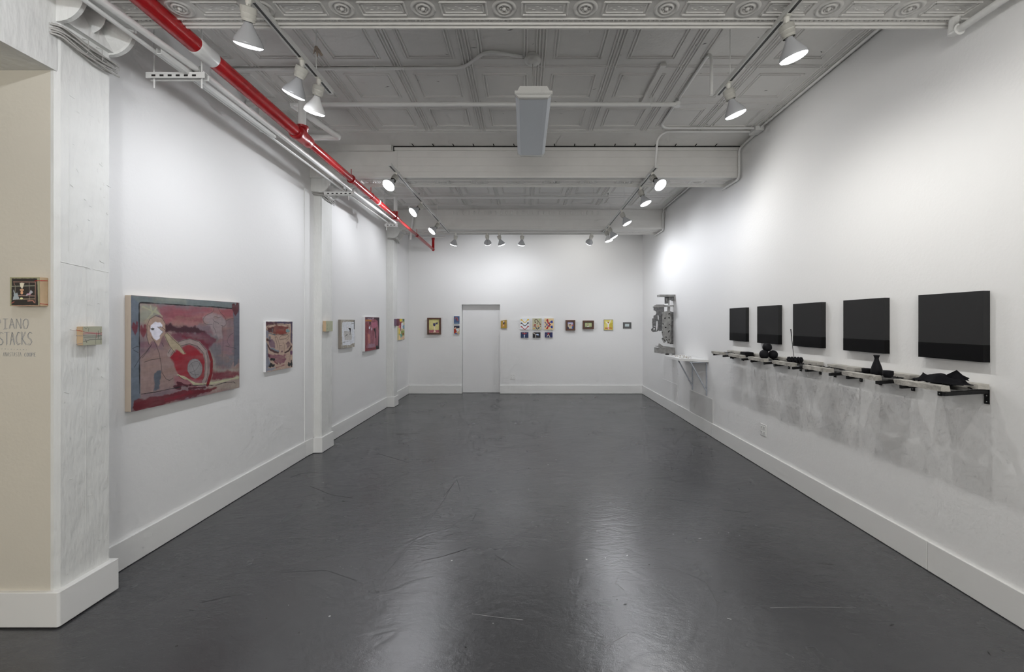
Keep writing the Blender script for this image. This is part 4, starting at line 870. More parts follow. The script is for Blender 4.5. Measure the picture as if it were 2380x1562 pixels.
for y, r in ((5.25, .052), (5.9, .046), (8.3, .034)):
    mb = MB(); mb.tube([redp(y-.012), redp(y+.012)], r, 'dred', 20); mb.tube([redp(y)+Vector((0, 0, .03)), redp(y)+Vector((0, 0, .12))], .005, 'dred', 6); mb.build('pipe_clamp', t)
MB().tube([redp(6.14), redp(6.19)], .0425, 'plate', 20).build('white_tape_band', t)
mb = MB(); p = redp(9.70)
mb.sphere(tuple(p), .036, 'dred', 14, 10); mb.tube([p+Vector((0, 0, .22)), p+Vector((0, 0, .28))], .036, 'dred', 16); mb.build('elbow', t)

# white sprinkler branch of the first bay
def whitepipe(name, paths, label, cat='pipe', m='wpipe', fittings=(), cap=None, group='white painted pipes'):
    pts = [Vector(p) for p in paths[0][0]]
    t = thing(name, pts[len(pts)//2], label, cat, group)
    for pa, r, rad in paths:
        MB().tube(rnd(pa, rad, 5) if rad else pa, r, m, 16).build('pipe', t)
    for (c, r, ax, L) in fittings:
        c = Vector(c); ax = Vector(ax).normalized(); mb = MB()
        mb.tube([c-ax*L/2, c-ax*L/2, c-ax*L/4, c+ax*L/4, c+ax*L/2, c+ax*L/2], [r*.8, r, r*.92, r*.92, r, r*.8], m, 16); mb.build('fitting', t)
    return t
SY, SZ = 4.18, CH+2.12
rx = redp(4.12).x
br1 = whitepipe('sprinkler_branch', [([(-2.27, SY, SZ), (1.47, SY, SZ)], .020, 0), ([(rx, 4.12, SZ-.005), (rx, 4.12, redp(4.12).z+.103)], .034, 0),
    ([(-2.26, SY, SZ), (-1.98, 4.60, CH+1.98), (-2.45, 4.60, CH+1.98)], .030, .03), ([(-2.69, SY, SZ+.005), (-2.50, SY, SZ+.005)], .030, 0)],
    'white branch pipe crossing the first bay from the red main', fittings=[((-2.24, SY, SZ), .042, (1, 0, 0), .10), ((-2.02, SY, SZ), .045, (1, 0, 0), .13), ((rx, 4.13, SZ-.05), .042, (0, 0, 1), .10), ((-1.98, 4.60, CH+1.98), .042, (1, 0, 0), .07), ((-1.87, SY, SZ), .030, (1, 0, 0), .06), ((1.45, SY, SZ), .03, (1, 0, 0), .06)])
mb = MB(); c = Vector((1.485, SY, SZ)); mb.tube([c+Vector((0, 0, -.02)), c+Vector((0, 0, .02))], .028, 'wpipe', 14); mb.tube([c+Vector((0, 0, .02)), c+Vector((0, 0, .05))], .009, 'metal', 8)
mb.lathe([(0, .05), (.016, .05), (.018, .054), (0, .056)], c, (0, 0, 1), 'metal', 12); mb.tube([c+Vector((-.014, 0, .022)), c+Vector((-.014, 0, .045)), c+Vector((0, 0, .052))], .0025, 'metal', 6); mb.tube([c+Vector((.014, 0, .022)), c+Vector((.014, 0, .045)), c+Vector((0, 0, .052))], .0025, 'metal', 6)
mb.build('sprinkler_head', br1)
tag(MB().tube([(-2.46, 4.05, CH+2.02), (-2.46, 4.05, CH+1.80)], .034, 'wpipe', 16).build('pipe_stub', None, (-2.46, 4.05, CH+1.8)), 'short thick white pipe stub behind the red pipe', 'pipe', 'white painted pipes')
tag(MB().tube([(1.225, 4.17, CH+2.1), (1.225, 4.17, CEIL)], .003, 'wpipe', 6).tube([(1.225, 4.155, SZ), (1.225, 4.18, SZ-.025), (1.225, 4.205, SZ)], .004, 'wpipe', 6).build('hanger_rod', None, (1.225, 4.17, CH+2.1)), 'thin rod holding the right part of the first branch pipe', 'hanger rod')
tag(MB().box((1.165, 3.68, CEIL-.022), (1.215, 4.33, CEIL), 'ceiling').build('ceiling_batten', None, (1.19, 4.0, CEIL)), 'narrow white batten on the ceiling near the first branch pipe', 'batten')
# second bay
S2, Z2 = 7.02, CH+2.04
rx2 = redp(6.98).x
br2 = whitepipe('sprinkler_branch', [([(-2.69, S2, Z2), (1.355, S2, Z2)], .020, 0), ([(rx2, 6.98, Z2-.005), (rx2, 6.98, redp(6.98).z+.093)], .028, 0), ([(rx2-.19, 7.0, Z2), (rx2-.19, 7.0, CH+1.72)], .016, 0)],
    'white branch pipe crossing the second bay behind the middle beam', fittings=[((-2.03, S2, Z2), .034, (1, 0, 0), .12), ((-1.72, S2, Z2), .03, (1, 0, 0), .10), ((1.34, S2, Z2), .03, (1, 0, 0), .05)])
for x, lb in ((-1.72, 'left end of the second branch pipe'), (1.365, 'right end of the second branch pipe')):
    mb = MB(); c = Vector((x, S2, Z2)); mb.tube([c, c+Vector((0, 0, .045))], .014, 'wpipe', 12); mb.tube([c+Vector((0, 0, .045)), c+Vector((0, 0, .07))], .008, 'metal', 8); mb.lathe([(0, .07), (.018, .07), (.018, .075), (0, .076)], c, (0, 0, 1), 'metal', 12)
    mb.build('sprinkler_head', br2)
tag(MB().tube([(1.13, S2, Z2-.02), (1.13, S2, CEIL)], .003, 'wpipe', 6).build('hanger_rod', None, (1.13, S2, Z2)), 'thin rod holding the second branch pipe', 'hanger rod')

# two conduits on trapeze hangers along the left wall
PX, QX, HZ = -2.24, -2.335, CH+1.735
whitepipe('wall_conduit', [([(-2.31, -3.3, HZ), (-2.285, 2.3, HZ), (PX, 2.94, HZ-.002), (-2.19, 5.45, CH+1.672), (-2.153, 7.2, CH+1.668)], .021, 0)], 'bright white conduit on the trapeze hangers, nearer the red pipe', fittings=[((-2.219, 3.97, HZ-.028), .028, (0, 1, 0), .05), ((-2.217, 4.05, HZ-.03), .028, (0, 1, 0), .03), ((-2.153, 7.18, CH+1.668), .03, (0, 1, 0), .06)])
whitepipe('wall_conduit', [([(-2.345, -3.3, HZ-.02), (-2.34, 2.3, HZ-.02), (-2.335, 2.94, HZ-.022), (-2.273, 5.45, CH+1.664), (-2.26, 7.17, CH+1.66)], .013, 0)], 'thinner white conduit on the trapeze hangers, nearer the left wall', fittings=[((-2.31, 3.95, HZ-.041), .022, (0, 1, 0), .04), ((-2.308, 4.03, HZ-.042), .020, (0, 1, 0), .03)])
q = HZ-.047
tag(MB().obox((-2.309, 2.70, q), (.028, 1.2, -.014), (.030, 0, 0), (0, 0, .004), 'wpipe').obox((-2.309, 2.70, q+.0041), (.028, 1.2, -.014), (.003, 0, 0), (0, 0, .03), 'wpipe').obox((-2.282, 2.70, q+.0041), (.028, 1.2, -.014), (.003, 0, 0), (0, 0, .03), 'wpipe').build('metal_channel', None, (-2.295, 3.3, q)), 'short open white metal channel lying between the two conduits', 'channel')
def trapeze(y, x0, x1, z, rods, label, ztop):
    t = thing('trapeze_hanger', ((x0+x1)/2, y, z), label, 'pipe hanger', 'slotted trapeze hangers under the conduits'); mb = MB()
    mb.box((x0, y-.02, z+.018), (x1, y+.02, z+.022), 'wpipe'); mb.box((x0, y-.021, z-.018), (x1, y-.017, z+.022), 'wpipe'); mb.box((x0, y+.017, z-.018), (x1, y+.021, z+.022), 'wpipe')
    x = x0+.04
    while x < x1-.03: mb.box((x, y-.0225, z-.008), (x+.026, y-.0205, z+.004), 'gap'); x += .055
    mb.build('bar', t)
    for x in rods: MB().tube([(x, y, z-.08), (x+(.0 if y < 4 else -.03), y, ztop)], .0055, 'wpipe', 8).build('rod', t)
    for x, r in ((PX if y < 4 else -2.19 if y < 6 else -2.153, .026), (QX if y < 4 else -2.273 if y < 6 else -2.26, .018)):
        mb = MB(); mb.obox((x-r-.004, y-.01, z+.02), (.006, 0, 0), (0, .02, 0), (0, 0, .05), 'metal'); mb.obox((x+r-.002, y-.01, z+.02), (.006, 0, 0), (0, .02, 0), (0, 0, .05), 'metal'); mb.tube([(x-r-.012, y, z+.06), (x+r+.012, y, z+.06)], .004, 'metal', 6); mb.build('clamp', t)
    return t
trapeze(2.94, -2.57, -2.17, HZ-.055, (-2.53, -2.205), 'slotted hanger bar nearest the camera beside the red pipe', CEIL)
trapeze(5.45, -2.53, -2.165, CH+1.632, (-2.225,), 'slotted hanger bar below the middle beam', BB)
trapeze(7.20, -2.335, -2.13, CH+1.628, (-2.31,), 'slotted hanger bar at the far end of the conduits', CEIL)

# small electrical conduits
CZ = CEIL-.017
def conduit(path, label, r=.013, rad=.08, boxes=(), straps=()):
    pts = [Vector(p) for p in path]; t = thing('electrical_conduit', pts[len(pts)//2], label, 'conduit', 'thin white electrical conduits')
    MB().tube(rnd(path, rad, 6), r, 'wpipe', 12).build('pipe', t)
    for lo, hi in boxes: MB().box(lo, hi, 'wpipe').build('junction_box', t, bevel=.004)
    for c in straps:
        c = Vector(c); MB().sphere(tuple(c), r*1.35, 'wpipe', 10, 6, (1, 1, 1)).build('strap', t)
    return t
conduit([(-2.60, 3.74, CZ), (-.53, 3.72, CZ), (-.31, 3.49, CZ), (-.02, 3.56, CZ)], 'thin conduit across the ceiling to the round box above the strip light', straps=[(-1.05, 3.725, CZ), (-1.3, 3.725, CZ)])
conduit([(1.512, 3.48, TZ+.03), (1.512, 3.48, CZ), (1.525, 4.80, CZ), (1.60, 4.87, CZ), (2.596, 4.87, CZ)], 'thin conduit looping from the near right track to the wall corner', rad=.10)
conduit([(2.596, 4.96, CZ), (1.62, 4.96, CZ), (1.545, 5.0, CZ-.06), (1.54, 5.06, CH+1.90), (1.54, 5.06, TZ+.02)], 'thin conduit dropping to the start of the far right track', rad=.16)
conduit([(2.64, 2.69, CZ-.01), (2.66, 4.80, CZ), (2.672, 4.92, CZ-.01), (2.68, 5.375, CEIL-.05), (2.685, 5.385, CH+1.80), (2.675, 5.82, CH+1.80)], 'thin conduit along the wall corner wrapping under the middle beam', rad=.06, boxes=[((2.60, 4.84, CEIL-.05), (2.70, 4.99, CEIL-.002))], straps=[(2.655, 3.9, CZ)])
conduit([(2.665, 5.83, CZ), (2.69, 8.30, CZ), (2.70, 8.385, CEIL-.08), (2.70, 8.385, CH+1.80), (2.695, 8.98, CH+1.80)], 'thin conduit along the wall corner wrapping under the far beam', rad=.06)
conduit([(-2.2, 8.2, CZ), (-2.15, 8.36, CEIL-.05), (-2.22, 8.375, CH+1.62)], 'curved conduit beside the far pillar head', .02, .12)
t = conduit([(2.60, -3.3, CH+1.755), (2.60, 2.60, CH+1.755)], 'larger white pipe along the top of the near right wall', .021, 0, straps=[])
MB().tube([(2.60, 2.57, CH+1.755), (2.60, 2.60, CH+1.755), (2.60, 2.60, BB)], [.034, .034, .026], 'wpipe', 16).build('elbow', t)
t['group'] = 'white painted pipes'
tag(MB().tube([(-2.28, 9.25, CH+1.84), (-1.72, 9.25, CH+1.84)], .012, 'wpipe', 10).tube([(-2.28, 9.25, CH+1.84), (-2.28, 9.25, CEIL)], .01, 'wpipe', 10).build('pipe_stub', None, (-2, 9.25, CH+1.84)), 'thin white pipe loop behind the red pipe end', 'pipe', 'white painted pipes')

# strip light
t = thing('strip_light', (.068, 3.85, CH+1.71), 'unlit wraparound strip light hanging lengthwise in the middle of the room', 'strip light')
mb = MB(); Z = CH+1.71; x0, x1 = -.07, .208
prof = [(x0, .045), (x0+.004, .02), (x0+.03, .002), (x0+.06, 0), (x1-.06, 0), (x1-.03, .002), (x1-.004, .02), (x1, .045)]
mb.prism([(x, 3.30, Z+z) for x, z in prof], (0, 1.10, 0), 'diffuser'); mb.build('diffuser', t)
mb = MB(); mb.prism([(x0+.035, 3.27, Z+.088), (x1-.035, 3.27, Z+.088), (x1-.012, 3.27, Z+.046), (x0+.012, 3.27, Z+.046)], (0, 1.16, 0), 'fixture'); mb.build('housing', t)
for y in (3.262, 4.395):
    mb = MB(); mb.box((x0-.004, y, Z+.022), (x1+.004, y+.04, Z+.050), 'fixture'); mb.box((x0-.001, y-.002, Z+.034), (x1+.001, y+.042, Z+.038), 'fixture'); mb.prism([(x0, y, Z+.024), (x1, y, Z+.024), (x1-.03, y, Z-.003), (x0+.03, y, Z-.003)], (0, .03, 0), 'fixture'); mb.build('end_cap', t)
mb = MB(); mb.lathe([(0, 0), (.018, 0), (.05, -.006), (.067, -.022), (.069, -.035), (.067, -.04), (0, -.04)], (.068, 3.57, CEIL-.075), (0, 0, -1), 'fixture', 28); mb.lathe([(.05, 0), (.05, .04)], (.068, 3.57, CEIL-.04), (0, 0, 1), 'fixture', 20); mb.build('canopy', t)
mb = MB(); mb.tube([(.068, 3.57, CEIL-.07), (.068, 3.57, Z+.085)], .0035, 'cable', 8); mb.build('cord', t)

# cable bundles tied round the pillar heads
def bundle(x, y0, y1, z, n, label, drop, over):
    t = thing('cable_bundle', (x, y0, z), label, 'cables', 'grey cable bundles round the pillar heads'); random.seed(n*3)
    for k in range(n):
        path = []; ph = random.uniform(0, 6); o = .012+.011*(k % 3); zz = z-.013*(k//2)-random.uniform(0, .012)
        path.append((x-.11, y0-o, zz+.01)); path.append((x-.01, y0-o, zz))
        for i in range(9):
            f = i/8; path.append((x+o+.012*math.sin(PI*f), y0+(y1-y0+over)*f, zz-drop*math.sin(PI*f*.9)*(.25+.09*k)-.02*f+.006*math.sin(ph+i)))
        MB().tube(rnd(path, .02, 3), .0055, 'cable', 6).build('cable', t)
    for f in (.45, .72):
        y = y0+(y1-y0)*f; mb = MB(); mb.tube([(x+.004, y, z+.012), (x+.040, y, z+.0), (x+.044, y, z-.05-drop*.5), (x+.006, y, z-.075-drop*.5)], .002, 'cable', 6); mb.build('tie', t)
    return t
bundle(-2.545, 2.337, 2.636, 3.27, 10, 'sagging bundle of grey cables round the nearest pillar head', .03, .03)
bundle(-2.58, 5.465, 5.76, 3.31, 8, 'bundle of grey cables round the middle pillar head', .02, .05)
bundle(-2.56, 8.42, 8.66, 3.30, 6, 'bundle of grey cables round the far pillar head', .0, .03)
# ---------------------------------------------------------------- right wall
# black panels
def make_panel():
    r = thing('black_canvas', (0, 0, 0), '', 'painting', 'five square black canvases on the right wall')
    MB().box((-.040, -.205, .10), (.002, .205, .415), 'charcoal').build('upper_field', r)
    MB().box((-.0405, -.2055, 0), (.002, .2055, .1005), 'blackband').build('lower_band', r)
    return r
pr = make_panel()
for i, (y0, lb) in enumerate(((5.20, 'black canvas farthest from the camera, above the bare end slabs'), (4.525, 'black canvas above the stacked black balls'), (3.86, 'black canvas beside the upright black stick'), (3.18, 'black canvas above the black vase'), (2.49, 'black canvas nearest the camera, above the crumpled cloth'))):
    r = pr if i == 0 else dup(pr)
    r.location = (RX(y0+.2)-.001, y0+.207, 1.420); r['label'] = lb

# shelf of seven bracketed concrete pieces
legs = [(2.505, 2.79), (2.985, 3.26), (3.45, 3.74), (3.93, 4.21), (4.40, 4.66), (4.86, 5.13), (5.33, 5.60)]
names = ['nearest the camera, carrying the crumpled cloth', 'carrying the black vase and cups', 'third from the camera, empty', 'carrying the knobbly black dish', 'carrying the stacked balls', 'carrying the flat black box', 'farthest from the camera, empty']
def slab(xa, xb, ya, yb, zt, th, seed, chips=True):
    """A rough cast bar: a grid-sided box with nibbled ends and edges."""
    rs = np.random.RandomState(seed); n = 14; mb = MB(); rings = []
    for i in range(n+1):
        f = i/n; y = ya+(yb-ya)*f; j = lambda s: rs.uniform(-s, s)
        e = .010 if i in (0, n) else 0
        zdrop = (.003+abs(j(.004))) if chips else 0
        rings.append([(xa+j(.002)+e*.3, y+j(.005 if e else .0), zt-th+j(.002)+e*.2), (xb+j(.002), y+j(.006 if e else 0), zt-th+j(.001)), (xb+j(.003)-e*.3, y+j(.006 if e else 0), zt-zdrop*.5), (xa+.004+j(.002), y+j(.006 if e else 0), zt-zdrop*.6-e*.1), (xa+j(.0012), y+j(.006 if e else 0), zt-.005-e*.2+j(.0015))])
    vs = [p for r in rings for p in r]; fs = []
    for i in range(n):
        for k in range(5):
            k2 = (k+1) % 5; fs.append((i*5+k, i*5+k2, (i+1)*5+k2, (i+1)*5+k))
    fs.append((4, 3, 2, 1, 0)); fs.append(tuple(n*5+k for k in range(5)))
    mb.add(vs, fs, 'concrete'); return mb
for i, (ya, yb) in enumerate(legs):
    xw = RX(ya); yc = (ya+yb)/2
    t = thing('concrete_shelf', (xw-.13, yc, 1.25), 'black-bracketed shelf with pale cast bars, '+names[i], 'shelf', 'bracketed concrete shelves on the right wall')
    zb, zf = 1.262, 1.246
    for y in (ya, yb):
        mb = MB(); mb.obox((xw-.001, y-.013, 1.176), (-.005, 0, 0), (0, .026, 0), (0, 0, zb-1.176), 'black'); mb.obox((xw-.002, y-.010, zb-.0225), (-.255, 0, zf-zb), (0, .020, 0), (0, 0, .022), 'black')
        for z in (1.19, 1.225): mb.sphere((xw-.006, y, z), .004, 'metal', 8, 5, (.5, 1, 1))
        mb.build('bracket', t)
    L = .19
    f0 = yc-.130 if i else 2.512; f1 = yc+.185 if i else 2.835
    slab(xw-.262, xw-.210, f0, f1, zf+.037, .036, 40+i).build('front_bar', t)
    slab(xw-.072, xw-.003, yc-.185 if i else 2.492, yc+.145, zb+.034, .034, 60+i).build('rear_bar', t)
    # broken dark sheet lying on the brackets between the bars
    rs = np.random.RandomState(80+i); pts = []
    for k in range(14):
        a_ = 2*PI*k/14; pts.append((xw-.138+.072*math.cos(a_)*rs.uniform(.75, 1.05), yc+.165*math.sin(a_)*rs.uniform(.8, 1.05), 0))
    mb = MB(); mb.prism([(x, y, zb+.0005-(xw-x)*.062+.0005) for x, y, z in pts], (0, 0, .004), 'slag'); mb.build('broken_sheet', t)
    for k in range(7):
        y = yc-.13+.26*rs.rand(); x = xw-.115+.045*rs.rand(); an = rs.uniform(-.5, .5)+PI/2; l = rs.uniform(.04, .10)
        path = [(x+math.cos(an)*l*(q-.5)+rs.uniform(-.006, .006), y+math.sin(an)*l*(q-.5), zb+.003+rs.uniform(-.002, .006)) for q in (0, .25, .5, .75, 1)]
        MB().tube(path, [.002, .004, .0035, .004, .0015], 'matblack', 6).build('black_crust', t)
ST = 1.271
def onshelf(y, off): return RX(y)-off
# flat black box
x = onshelf(5.0, .135)
mb = MB(); mb.obox((x-.05, 4.93, ST), (.10, 0, 0), (0.01, .13, 0), (0, 0, .036), 'matblack'); mb.obox((x-.046, 4.934, ST+.036), (.092, 0, 0), (.009, .122, 0), (0, 0, .003), 'matblack')
tag(mb.build('black_box', None, (x, 5, ST), bevel=.003), 'low matte black box lying on the shelf left of the balls', 'box')
# balls
R = .0455; bx, by = 2.548, 4.52
zc = ST+R
cs = [(bx-R-.001, by-.03), (bx+R+.001, by-.03), (bx, by+.056)]
lb = ['black ball at the lower left of the stack', 'black ball at the lower right of the stack', 'black ball at the back of the stack']
for (x, y), l in zip(cs, lb): tag(MB().sphere((0, 0, 0), R, 'matblack', 32, 20).build('black_ball', None, (0, 0, 0)), l, 'ball', 'stack of matte black balls').location = (x, y, zc)
top = MB().sphere((0, 0, 0), R, 'matblack', 32, 20).build('black_ball', None, (0, 0, 0)); top.location = (bx, by-.003, zc+R*1.64)
tag(top, 'black ball on top of the stack', 'ball', 'stack of matte black balls')
# knobbly dish with a stick
x, y = 2.545, 4.05
t = thing('knobbly_dish', (x, y, ST), 'knobbly black dish with a tall thin stick standing in it', 'dish')
mb = MB()
mb.lathe([(0, 0), (.035, 0), (.050, .010), (.058, .026), (.056, .040), (.048, .046), (.030, .036), (0, .032)], (x, y, ST), (0, 0, 1), 'matblack', 30)
for ring, (rr, zz, n) in enumerate(((.055, .014, 13), (.060, .030, 14), (.054, .045, 13))):
    for k in range(n):
        a_ = 2*PI*(k+ring*.5)/n; mb.sphere((x+rr*math.cos(a_), y+rr*math.sin(a_), ST+zz), .0105, 'matblack', 8, 6)
mb.build('dish', t)
MB().tube([(x-.006, y, ST+.03), (x-.022, y+.0, ST+.16), (x-.036, y+.004, ST+.318)], [.0022, .0026, .004], 'matblack', 8).build('stick', t)
# vase and cups
x, y = 2.537, 3.10
mb = MB(); mb.lathe([(0, 0), (.031, 0), (.034, .004), (.0355, .022), (.034, .042), (.029, .064), (.021, .090), (.0145, .108), (.0125, .120), (.0145, .131), (.0195, .142), (.0185, .145), (.013, .137), (.010, .12), (.0, .11)], (0, 0, 0), (0, 0, 1), 'matblack', 40)
v = mb.build('black_vase'); v.location = (x, y, ST); tag(v, 'narrow-necked matte black vase on the shelf', 'vase')
mb = MB(); mb.lathe([(0, 0), (.024, 0), (.028, .004), (.030, .034), (.0305, .038), (.0275, .038), (.025, .01), (0, .008)], (0, 0, 0), (0, 0, 1), 'matblack', 30)
v = mb.build('black_cup'); v.location = (2.548, 3.205, ST); tag(v, 'small straight-sided black cup left of the vase', 'cup', 'black cups beside the vase')
mb = MB(); mb.lathe([(0, 0), (.018, 0), (.022, .004), (.028, .014), (.0315, .026), (.031, .045), (.0295, .048), (.027, .044), (.026, .02), (0, .012)], (0, 0, 0), (0, 0, 1), 'matblack', 30)
v = mb.build('black_cup'); v.location = (2.505, 2.965, ST); tag(v, 'rounded black cup right of the vase', 'cup', 'black cups beside the vase')
# crumpled cloth
def cloth():
    nx, ny = 34, 60; mb = MB(); vs = []
    W, L = .155, .29; y0, xc = 2.50, 2.553
    for j in range(ny+1):
        for i in range(nx+1):
            u = i/nx-.5; v_ = j/ny
            edge = min(1, (0.5-abs(u))*5)*min(1, min(v_, 1-v_)*9)
            z = .014+.009*math.sin(v_*8+u*5)+.006*math.sin(v_*15-u*9+1)+.0035*math.sin(u*24+v_*7)
            z = max(0, z)*edge+.034*math.exp(-((v_-.52)/.26)**2)*edge
            z += .012*math.exp(-((v_-.86)/.10)**2-((u+.1)/.4)**2)
            wd = W*(1-.55*abs(v_-.5)**1.4*2)
            vs.append((xc+u*wd*1.0+.012*math.sin(v_*14), y0+v_*L+.012*math.sin(u*9), ST+.016+z))
    fs = [(j*(nx+1)+i, j*(nx+1)+i+1, (j+1)*(nx+1)+i+1, (j+1)*(nx+1)+i) for j in range(ny) for i in range(nx)]
    mb.add(vs, fs, 'cloth', True)
    # folded pointed corners, doubled cloth
    def fold(pts, th=.004):
        P_ = [Vector(p) for p in pts]; n = (P_[1]-P_[0]).cross(P_[2]-P_[0]).normalized()*th
        mb.prism(P_, n, 'cloth')
    fold([(2.540, 2.625, ST+.045), (2.600, 2.515, ST+.040), (2.568, 2.556, ST+.098)])
    fold([(2.53, 2.615, ST+.03), (2.555, 2.60, ST+.055), (2.568, 2.556, ST+.096), (2.580, 2.535, ST+.058), (2.545, 2.56, ST+.02)])
    fold([(2.55, 2.60, ST+.04), (2.572, 2.552, ST+.078), (2.606, 2.520, ST+.052), (2.572, 2.53, ST+.026), (2.535, 2.56, ST+.018)])
    fold([(2.548, 2.785, ST+.006), (2.560, 2.74, ST+.050), (2.548, 2.70, ST+.046), (2.52, 2.66, ST+.03), (2.50, 2.74, ST+.008)])
    return mb
c_ = cloth().build('black_cloth', None, (2.55, 2.62, ST+.01))
so = c_.modifiers.new('thickness', 'SOLIDIFY'); so.thickness = .002
tag(c_, 'crumpled black cloth with a pointed fold on the nearest shelf', 'cloth')

# white corner shelf with two struts
t = thing('white_shelf', (2.55, 6.8, 1.10), 'white five-sided board on two pale steel brackets', 'shelf')
xw = RX(6.7)
top = [(xw-.003, 6.36, 1.10), (2.37, 6.60, 1.10), (2.34, 7.22, 1.10), (xw, 7.38, 1.10)]
mb = MB(); mb.prism(top, (0, 0, -.036), 'laminate'); mb.build('board', t, bevel=.002)
for y in (6.97, 6.42):
    xb = RX(y); mb = MB()
    mb.box((xb-.012, y-.012, .56), (xb-.001, y+.012, 1.064), 'bracket'); mb.box((xb-.26, y-.012, 1.053), (xb-.002, y+.012, 1.0635), 'bracket')
    d = Vector((xb-.008, y-.011, .615))-Vector((xb-.25, y-.011, 1.056)); mb.obox((xb-.25, y-.011, 1.056), d, (0, .022, 0), (.014, 0, .007), 'bracket')
    for z in (.585, .68, .9, 1.03): mb.sphere((xb-.012, y, z), .004, 'gap', 8, 5)
    mb.build('bracket', t)
rs = np.random.RandomState(4); mb = MB()
for k in range(60):
    f = rs.rand(); x = 2.42+.24*rs.rand(); y = 6.62+.6*f; a_ = rs.uniform(0, 6); l = rs.uniform(.006, .02)
    mb.tube([(x, y, 1.1025), (x+l*math.cos(a_), y+l*math.sin(a_)*1.5, 1.1045), (x+l*1.4*math.cos(a_+.6), y+l*math.sin(a_+.6)*2, 1.103)], [.0012, .0022, .001], 'debris', 5)
o = mb.build('dried_crumbs', None, (2.54, 6.9, 1.10)); tag(o, 'scatter of dry brown crumbs on the white board', 'crumbs'); o['kind'] = 'stuff'

# access panels on the wall
mb = MB(); y0, y1 = 6.20, 7.08
mb.prism([(RX(y0)-.010, y0, .197), (RX(y1)-.010, y1, .197), (RX(y1)-.010, y1, .545), (RX(y0)-.010, y0, .545)], (.012, 0, 0), 'panelgrey')
tag(mb.build('access_panel', None, (RX(6.6), 6.6, .2), bevel=.002), 'pale grey access panel standing on the baseboard under the white board', 'wall panel', 'flush panels low on the right wall')
mb = MB(); y0, y1 = 7.68, 8.50
mb.prism([(RX(y0)-.006, y0, .197), (RX(y1)-.006, y1, .197), (RX(y1)-.006, y1, .545), (RX(y0)-.006, y0, .545)], (.008, 0, 0), 'wall')
tag(mb.build('access_panel', None, (RX(8), 8, .2)), 'white painted access panel nearly flush with the wall, nearer the end wall', 'wall panel', 'flush panels low on the right wall')

# hanging cast metal relief
SYY = 7.86
def sp(x, y, Y=SYY): return P(1500+x/10.413, 680+y/10.413, Y)
t = thing('metal_wall_sculpture', (2.6, SYY, 1.08), 'tall grey cast metal wall piece of brackets, perforated plate and box', 'sculpture')
def plate(pts, Y, th, m, name, holes=(), hm='gap'):
    mb = MB(); mb.prism([sp(x, y, Y) for x, y in pts], (0, th, 0), m)
    for (hx, hy, rx, ry, an) in holes:
        pp = []
        for k in range(12):
            w = 2*PI*k/12; a, b = rx*math.cos(w), ry*math.sin(w); pp.append(sp(hx+a*math.cos(an)-b*math.sin(an), hy+a*math.sin(an)+b*math.cos(an), Y-.0015))
        mb.prism(pp, (0, .002, 0), hm)
    mb.build(name, t); return mb
wall_x = lambda y: RX(y)
mb = MB(); a0 = sp(335, 92, 7.80); mb.box((a0.x, 7.78, 2.120), (RX(7.8)-.001, 7.93, 2.158), 'pewter'); mb.build('top_slab', t)
mb = MB(); mb.box((RX(7.8)-.03, 7.78, 2.05), (RX(7.8)-.001, 7.93, 2.12), 'pewter'); mb.box((RX(7.8)-.115, 7.80, 2.06), (RX(7.8)-.03, 7.90, 2.12), 'pewterd'); mb.build('wall_bracket', t)
plate([(475, 110), (552, 108), (550, 262), (478, 268)], 7.84, .03, 'pewterd', 'upper_plate', [(515, 170, 18, 45, 0)], 'pewter')
for x in (560, 580): MB().tube([sp(x, 105, 7.85), sp(x-2, 300, 7.85)], .006, 'pewter', 8).build('rod', t)
mb = MB(); z = sp(0, 320).z
mb.prism([sp(200, 350), sp(245, 300), sp(450, 300), sp(630, 318), sp(632, 335), sp(460, 350), sp(220, 362)], (0, .07, 0), 'pewter')
for k in range(9):
    q = sp(270+k*22, 298, 7.88); mb.sphere(tuple(q), .012, 'pewter', 8, 5, (1, 1.4, .6))
mb.box((sp(615, 0).x, 7.865, z-.0125), (RX(7.86)-.001, 7.905, z+.0105), 'pewter'); mb.build('cross_bar', t)
plate([(540, 345), (600, 345), (598, 452), (535, 452)], 7.88, .02, 'pewter', 'neck_plate')
plate([(205, 360), (455, 350), (455, 470), (400, 480), (402, 560), (325, 560), (300, 520), (300, 640), (200, 640), (205, 560), (250, 540), (272, 500), (262, 455), (240, 438), (205, 432)], 7.87, .02, 'pewterd', 'hooked_plate')
plate([(326, 540), (405, 540), (402, 925), (345, 935), (316, 900), (330, 660)], 7.88, .018, 'pewterd', 'slotted_plate')
plate([(170, 625), (300, 640), (270, 690), (262, 860), (275, 945), (190, 955), (150, 930), (145, 890), (180, 850), (172, 740), (162, 720), (172, 700)], 7.865, .018, 'pewterd', 'slotted_plate', [(212, 880, 16, 22, .3), (222, 818, 26, 6, .25)], 'wall')
plate([(262, 690), (300, 640), (330, 690), (318, 930), (275, 945), (290, 900), (300, 800), (300, 690)], 7.885, .012, 'pewterd', 'slotted_plate')
plate([(425, 470), (520, 450), (628, 455), (630, 780), (600, 800), (625, 830), (625, 1180), (600, 1215), (588, 1248), (540, 1228), (515, 1150), (480, 1210), (450, 1215), (420, 1150), (398, 1115), (430, 1085), (410, 1000), (405, 940), (425, 900), (405, 800), (408, 560)], 7.85, .024, 'pewter', 'perforated_plate',
      [(575, 515, 22, 14, -.7), (475, 622, 20, 16, -.9), (575, 612, 20, 14, .2), (430, 760, 20, 12, .8), (583, 772, 10, 12, 0), (492, 845, 20, 14, 0), (570, 940, 34, 13, -.9), (503, 1078, 20, 10, .3), (575, 1145, 17, 14, -.5), (408, 965, 8, 22, -.3), (430, 1120, 30, 7, .6), (470, 1165, 8, 34, -.4), (520, 1150, 8, 30, -.5), (560, 1205, 26, 8, .4)])
